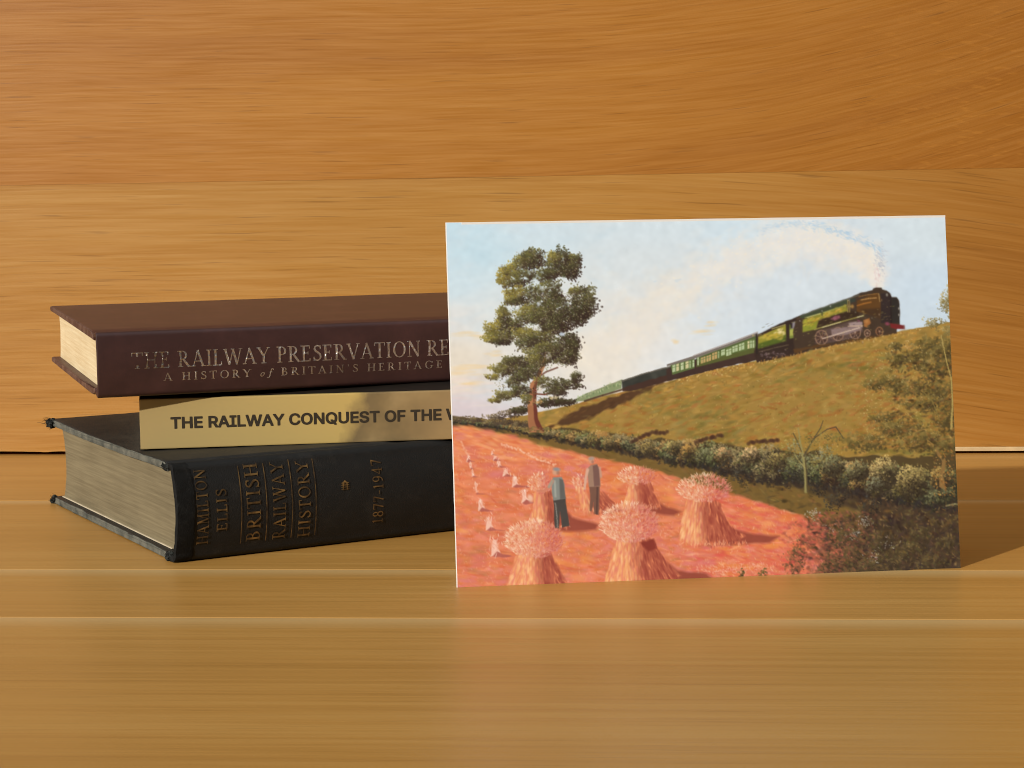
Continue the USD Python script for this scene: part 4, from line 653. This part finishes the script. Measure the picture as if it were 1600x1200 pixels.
m = flat_mesh(sh_, .05); sc = (161.2 - 29.2) / serif_text("A|HISTORY|of|BRITAIN'S|HERITAGE", 3.6, .3)[1]; m.vertices = place(fit(m, 29.2, 29.2 + w_ * sc, 5.7, 10.4)); m.fix_normals(); obj('subtitle_lettering', mm(m, MS), foil, b1, smooth=False)

# -- khaki paperback, in the middle
YL, YD, YT = 234., 152., 22.7
b2 = thing('paperback_book', 'khaki paperback with bold black spine lettering, between the two hardbacks', 'book', (-.21189, .87333, .04299), .2164, group='books stacked beside the card')
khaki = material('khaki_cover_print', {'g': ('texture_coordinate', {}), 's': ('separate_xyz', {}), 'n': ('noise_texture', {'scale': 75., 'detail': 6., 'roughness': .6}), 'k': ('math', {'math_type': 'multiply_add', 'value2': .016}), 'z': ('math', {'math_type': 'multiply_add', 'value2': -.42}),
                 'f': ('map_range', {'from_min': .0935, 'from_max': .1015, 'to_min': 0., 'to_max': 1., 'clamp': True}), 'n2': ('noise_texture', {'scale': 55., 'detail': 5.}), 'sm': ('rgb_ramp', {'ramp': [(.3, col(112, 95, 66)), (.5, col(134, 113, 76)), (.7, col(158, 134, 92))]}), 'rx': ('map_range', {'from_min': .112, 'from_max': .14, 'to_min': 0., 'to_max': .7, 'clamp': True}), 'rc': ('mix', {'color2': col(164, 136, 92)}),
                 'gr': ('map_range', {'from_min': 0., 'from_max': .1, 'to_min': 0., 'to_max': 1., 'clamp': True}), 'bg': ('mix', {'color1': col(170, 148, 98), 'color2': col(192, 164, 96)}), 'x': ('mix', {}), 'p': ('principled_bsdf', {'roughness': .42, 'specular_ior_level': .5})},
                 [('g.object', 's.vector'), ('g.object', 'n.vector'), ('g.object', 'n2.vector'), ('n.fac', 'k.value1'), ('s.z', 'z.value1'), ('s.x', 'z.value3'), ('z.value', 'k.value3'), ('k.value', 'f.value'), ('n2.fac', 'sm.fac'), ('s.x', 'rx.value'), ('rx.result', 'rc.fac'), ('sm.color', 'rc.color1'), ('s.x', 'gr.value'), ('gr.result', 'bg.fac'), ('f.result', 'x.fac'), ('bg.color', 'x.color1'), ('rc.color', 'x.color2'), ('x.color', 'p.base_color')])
RISE = 2.0      # the leaves swell away from the glued back
wrap = Polygon([(YD, 0), (.9, 0), (.25, .25), (0, .9), (0, YT - .9), (.25, YT - .25), (.9, YT), (1.6, YT), (1.6, YT - .45), (1., YT - .45), (.45, YT - 1.), (.45, 1.), (1., .45), (YD, .45)])
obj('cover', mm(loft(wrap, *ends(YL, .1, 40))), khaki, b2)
lid = Polygon([(1.65, YT - .45), (6, YT + RISE * .35 - .45), (14, YT + RISE - .45), (YD, YT + RISE - .45), (YD, YT + RISE), (14, YT + RISE), (6, YT + RISE * .35), (1.65, YT)])
obj('front_cover', mm(loft(lid, *ends(YL, .1, 40))), plain('dark_cover_print', col(34, 28, 22), .45, var=.2, scale=60.), b2, label='dark printed front cover')
m = loft(Polygon([(.5, .5), (YD - .4, .5), (YD - .4, YT + RISE - .5), (14, YT + RISE - .5), (6, YT + RISE * .35 - .5), (1.7, YT - .5), (.5, YT - 1.1)]), *ends(YL - .5, .1, 6)); m.apply_translation((.25, 0, 0)); obj('page_block', mm(m), pages('white_pages', col(232, 222, 196), col(206, 192, 160), 900.), b2)
ink = plain('black_ink', col(48, 40, 28), .5, var=.1)
m = meshkit.text_mesh('THE RAILWAY CONQUEST OF THE WORLD', 5., .05, bold=2); w_ = np.ptp(m.vertices[:, 0]); sc = (135.1 - 13.4) / np.ptp(meshkit.text_mesh('THE RAILWAY CONQUEST OF THE', 5., .05, bold=2).vertices[:, 0])
q = meshkit.text_mesh('THE RAILWAY', 5., .05, bold=2).vertices[:, 1]; lo, hi = q.min(), q.max(); v = m.vertices; k = 5.4 / (hi - lo)
m.vertices = np.c_[13.4 + (v[:, 0] - v[:, 0].min()) * sc, -.03 - v[:, 2], 8.9 + (v[:, 1] - lo) * k]; m.fix_normals(); obj('title_lettering', mm(m), ink, b2, smooth=False)

# -- black hardback, lowest
BL, BD, BT = 216., 175.5, 42.98
b3 = thing('hardback_book', 'worn black hardback with frayed corners and dim gilt lettering, lowest of the stack', 'book', (-.18452 - .0033, .83098 + .0013, .0), .5706, group='books stacked beside the card')
black = cloth('black_cloth', col(30, 28, 25), col(58, 54, 47), 45., .62, spec=.45, bump=.5, wear=(.5, .8)); black_spine = cloth('black_spine_cloth', col(25, 25, 24), col(46, 44, 40), 90., .66, spec=.35, bump=.6, wear=(.55, .8)); grey = cloth('rubbed_cloth', col(70, 72, 66), col(112, 110, 98), 120., .8, spec=.2, bump=.6, wear=(.35, .6))
BUL, RND = 3.4, 4.
u, i = ends(BL, .9, 90)
for nm, z0 in (('back_cover', 0.), ('front_cover', BT - 3.7)):
    m = loft(rounded(9., z0, BD, z0 + 3.7, 1.7), u, i, step=2.); v = m.vertices
    sag = .9 * (z0 > 0) * np.exp(-((v[:, 0] - 0) / 60) ** 2) * np.sin(np.clip((v[:, 1] - 9) / (BD - 9), 0, 1) * math.pi); v = v.copy(); v[:, 2] -= sag; m.vertices = v; m = rough(m, .3, 14, 3 if z0 else 7)
    cp = obj(nm, mm(m), black, b3)
    # the rubbed paler cloth along the head edge of the board
    e = loft(rounded(10., z0 + .3, BD + .3, z0 + 3.4, 1.5), [-.35, -.1, .35, .9], [.3, .05, 0, .1], step=1.); v = e.vertices.copy(); v[:, 2] -= .9 * (z0 > 0) * np.sin(np.clip((v[:, 1] - 9) / (BD - 9), 0, 1) * math.pi); e.vertices = v
    obj('rubbed_edge', mm(rough(e, .45, 7, 5 if z0 else 9)), grey, cp, label='rubbed grey edge of the cover board')
m = loft(spine_profile(BT, BUL, 9., 2.2, dip=1.6, rnd=RND), *ends(BL, 1.2, 120)); sp = obj('spine', mm(rough(m, .2, 12, 6)), black_spine, b3)
m = loft(block_profile(3.7, BT - 3.7, 3., BD - 6, 5., 2.2), *ends(BL - 7, .3, 30)); m.apply_translation((3.6, 0, 0)); v = m.vertices.copy(); v[:, 2] -= .9 * (v[:, 2] > BT / 2) * np.sin(np.clip((v[:, 1] - 9) / (BD - 9), 0, 1) * math.pi) * np.exp(-(v[:, 0] / 60) ** 2); m.vertices = v
obj('page_block', mm(rough(m, .2, 5, 3)), pages('grimy_pages', col(124, 113, 87), col(95, 85, 64), 700.), b3, smooth=20)
m = loft(rounded(14, 3.75, BD - 5., 4.25, .2), *ends(BL - 5.6, .2, 6)); m.apply_translation((2.8, 0, 0)); obj('endpaper', mm(rough(m, .15, 20, 1)), plain('endpaper_paper', col(190, 176, 148), .8), b3, label='pale endpaper showing above the lower board')
gilt = material('dull_gilt', {'g': ('texture_coordinate', {}), 'n': ('noise_texture', {'scale': 240., 'detail': 4.}), 'r': ('rgb_ramp', {'ramp': [(.3, col(46, 38, 28)), (.5, col(96, 74, 44)), (.68, col(142, 112, 66))]}), 'p': ('principled_bsdf', {'metallic': .3, 'roughness': .42})},
                [('g.object', 'n.vector'), ('n.fac', 'r.fac'), ('r.color', 'p.base_color')])
onb = on_flat(BUL, BT, RND, .3)
def upright(text, u0, u1, z0, z1, size=6., track=.12, name='lettering'):
    """a word reading up the spine: its height lies between u0 and u1, it runs from z0 up to z1"""
    m = flat_mesh(serif_text(text, size, track)[0], .06, 1.2); v = m.vertices.copy(); m.vertices = np.c_[-v[:, 1], v[:, 0], v[:, 2]]
    m.vertices = onb(fit(m, u0, u1, z0, z1)); m.fix_normals(); obj(name, mm(m), gilt, sp, smooth=False)
upright('HAMILTON', 8.2, 13.6, 7.6, 39.8, name='author_lettering'); upright('ELLIS', 17.2, 22., 12.5, 31., name='author_lettering')
upright('BRITISH', 31., 37.6, 6.6, 40.4, name='title_lettering'); upright('RAILWAY', 43.2, 49.4, 6.2, 40., name='title_lettering'); upright('HISTORY', 55.2, 61.2, 5.8, 39.6, name='title_lettering'); upright('1877-1947', 91.4, 96.6, 8.6, 37.2, name='date_lettering')
def rule(uu):
    z = np.linspace(6, 40.6, 26); P = np.vstack([np.c_[uu - .18 + 0 * z, 0 * z, z], np.c_[uu + .18 + 0 * z, 0 * z, z]]); v = onb(P); n = len(z); F = [[k, k + 1, n + k + 1] for k in range(n - 1)] + [[k, n + k + 1, n + k] for k in range(n - 1)]
    m = trimesh.Trimesh(v, F, process=False); obj('gilt_rule', mm(m), gilt, sp, smooth=False)
for uu in (28.6, 40.3, 52.3, 63.6): rule(uu)
orn = unary_union([ln(-1, y, 1, y, .25) for y in (-1.2, -.4, .4, 1.2)] + [ln(x, -1.5, x, 1.5, .25) for x in (-.5, .5)] + [Polygon([(-.5, 1.5), (.5, 1.5), (0, 2.3)])])
m = flat_mesh(orn, .05, .8); m.vertices = onb(fit(m, 76., 79.8, 25.2, 29.6)); m.fix_normals(); obj('small_ornament', mm(m), gilt, sp, smooth=False)
cap_cloth = cloth('worn_cap_cloth', col(24, 24, 23), col(44, 44, 42), 300., .85, spec=.15, bump=.8, wear=(.5, .75)); fray = cloth('frayed_cloth', col(30, 31, 30), col(68, 70, 66), 400., .9, spec=.1, bump=.8, wear=(.45, .7))
def frayed(c, ax, n, R, seed, parent, ln_=(1.5, 4.)):
    """a worn corner: a lump of ragged cloth and loose threads"""
    r = np.random.default_rng(seed); c = np.array(c, float); ms = []
    for k in range(9):
        s = trimesh.creation.icosphere(3, R * r.uniform(.35, .62)); s.apply_scale(r.uniform(.6, 1.25, 3)); s.apply_translation(c + r.normal(size=3) * np.array(ax) * .4); ms.append(rough(s, R * .42, R * .35, seed + k))
    for k in range(n):
        p = c + r.normal(size=3) * np.array(ax) * .5; d = r.normal(size=3) + np.array((-.8, .2, 0)); d /= np.linalg.norm(d); e = r.normal(size=3) * .7; L = r.uniform(*ln_)
        t = np.linspace(0, 1, 6)[:, None]; ms.append(tube(p + d * t * L + e * t ** 2 * L * .5, np.linspace(.2, .06, 6), 4))
    obj('frayed_corner', mm(trimesh.util.concatenate(ms)), fray, parent, label='frayed cloth with loose threads at a corner')
frayed((-.2, BD - 2, BT - 2.2), (1.2, 4, 2.), 60, 3.5, 1, b3, (1.2, 2.8)); frayed((0., BD - 1.5, 2.2), (1., 3, 1.3), 34, 2.6, 2, b3, (.8, 2.)); frayed((.2, 9., BT - 2.4), (1.2, 4., 1.2), 40, 2.5, 3, b3, (.8, 1.8)); frayed((.4, 8., 1.9), (1.4, 5., .8), 44, 2.6, 4, b3, (.8, 1.8))
cap = loft(spine_profile(BT, BUL + .35, 10., 2.6, dip=1.2, rnd=RND), [-.9, -.5, .4, 2., 4., 6., 8., 8.8, 9.2], [.7, .1, 0, 0, .05, .1, .2, .3, .45], step=1.); v = cap.vertices.copy(); v[:, 0] += np.where(v[:, 0] > 6, 2.6 * (meshkit.fbm(np.c_[v[:, 2] / 5, v[:, 1] / 5, 0 * v[:, 0]], 3, 11) - .62), 0); v[:, 0] = np.where(v[:, 0] > 5.8, np.minimum(v[:, 0], 7.4), v[:, 0]); cap.vertices = v; cap.apply_translation((0, -.32, 0))
obj('worn_cap', mm(rough(cap, .42, 3.5, 21)), cap_cloth, sp, label='ragged worn cloth at the head of the spine')
# ---------------------------------------------------------------- the greeting card, folded along the top and standing like a tent
CW, CH, LEAN, YAW = 210., 147.15, .171, .1853
c_ = thing('greeting_card', 'white folded greeting card printed with a steam train above a harvest field', 'card', (-.06465, .78695, 0), YAW)
def leaf(sign, th=.34):
    """one leaf of the card: mm, from the fold at the top down to the table"""
    s, c = math.sin(LEAN), math.cos(LEAN); y0 = CH * s
    fold = np.array([0, y0, CH * c]); foot = np.array([0, y0 - sign * y0, 0]); d = foot - fold; L = np.linalg.norm(d); d /= L; n = np.array([0, d[2], -d[1]])
    return fold, d, n, L
def panel(sign):
    fold, d, n, L = leaf(sign); w = CW if sign > 0 else CW - 6.5; m = trimesh.creation.box((w, L, .34)); v = m.vertices; off = .17 if sign > 0 else -.17
    inward = np.array([0, 1., 0]) * sign
    nn = n if np.dot(n, inward) > 0 else -n
    m.vertices = np.c_[v[:, 0] + CW - w / 2, np.zeros(8), np.zeros(8)] + fold + np.outer(v[:, 1] + L / 2, d) + np.outer(v[:, 2] + .17, nn); m.fix_normals(); return m, nn
stock = plain('card_stock', col(236, 234, 228), .6, var=.02)
fm, nn = panel(1); obj('front_panel', mm(fm), stock, c_); bm, _ = panel(-1); obj('back_panel', mm(bm), stock, c_)
picture = paint_picture()
GX, GY = 860, 612
quad = np.array([(698.3, 351.3), (1476, 333.2), (1501, 888), (712.3, 918)])        # where the sheet's corners lie on the painter's canvas
def homography(q):
    A, bb = [], []
    for (x, y), (u, v) in zip([(0, 0), (1, 0), (1, 1), (0, 1)], q): A += [[x, y, 1, 0, 0, 0, -u * x, -u * y], [0, 0, 0, x, y, 1, -v * x, -v * y]]; bb += [u, v]
    return np.append(np.linalg.solve(A, bb), 1).reshape(3, 3)
gu, gv = np.meshgrid(np.linspace(.0018, .9999, GX), np.linspace(.0012, .9999, GY)); h = homography(quad) @ np.stack([gu.ravel(), gv.ravel(), np.ones(gu.size)])
cx, cy = h[0] / h[2] - PX0, h[1] / h[2] - PY0
rgb = np.stack([ndimage.map_coordinates(picture[..., k], [cy, cx], order=1, mode='nearest') for k in range(3)], 1)
fold, d, n, L = leaf(1); out = -nn
V = (np.c_[gu.ravel() * CW, np.zeros(gu.size), np.zeros(gu.size)] + fold + np.outer(gv.ravel() * L, d) + out * .04) * MM
idx = np.arange(GX * GY).reshape(GY, GX); a_, b_, c2, d2 = idx[:-1, :-1].ravel(), idx[:-1, 1:].ravel(), idx[1:, 1:].ravel(), idx[1:, :-1].ravel()
F = np.vstack([np.c_[a_, c2, b_], np.c_[a_, d2, c2]])
nrm = np.cross(V[F[0, 1]] - V[F[0, 0]], V[F[0, 2]] - V[F[0, 0]])
if np.dot(nrm, out) < 0: F = F[:, ::-1]
printed = material('printed_paper', {'a': ('attribute', {'attribute': 'ink'}), 'g': ('texture_coordinate', {}), 'n': ('noise_texture', {'scale': 1500., 'detail': 2.}), 'b': ('bump', {'strength': .08, 'distance': .0002}), 'p': ('principled_bsdf', {'roughness': .42, 'specular_ior_level': .4})},
                   [('a.color', 'p.base_color'), ('g.object', 'n.vector'), ('n.fac', 'b.height'), ('b.normal', 'p.normal')])
pm = usdkit.mesh(stage, path_of('printed_picture', c_), trimesh.Trimesh(V, F, process=False), printed)
ink_ = np.clip(lin(rgb) * PRINT, 0, .92)
UsdGeom.PrimvarsAPI(pm).CreatePrimvar('ink', Sdf.ValueTypeNames.Color3fArray, 'vertex').Set([Gf.Vec3f(*map(float, c)) for c in ink_])
props(pm.GetPrim(), label='painted landscape with a green steam train, a tall tree and corn stooks')
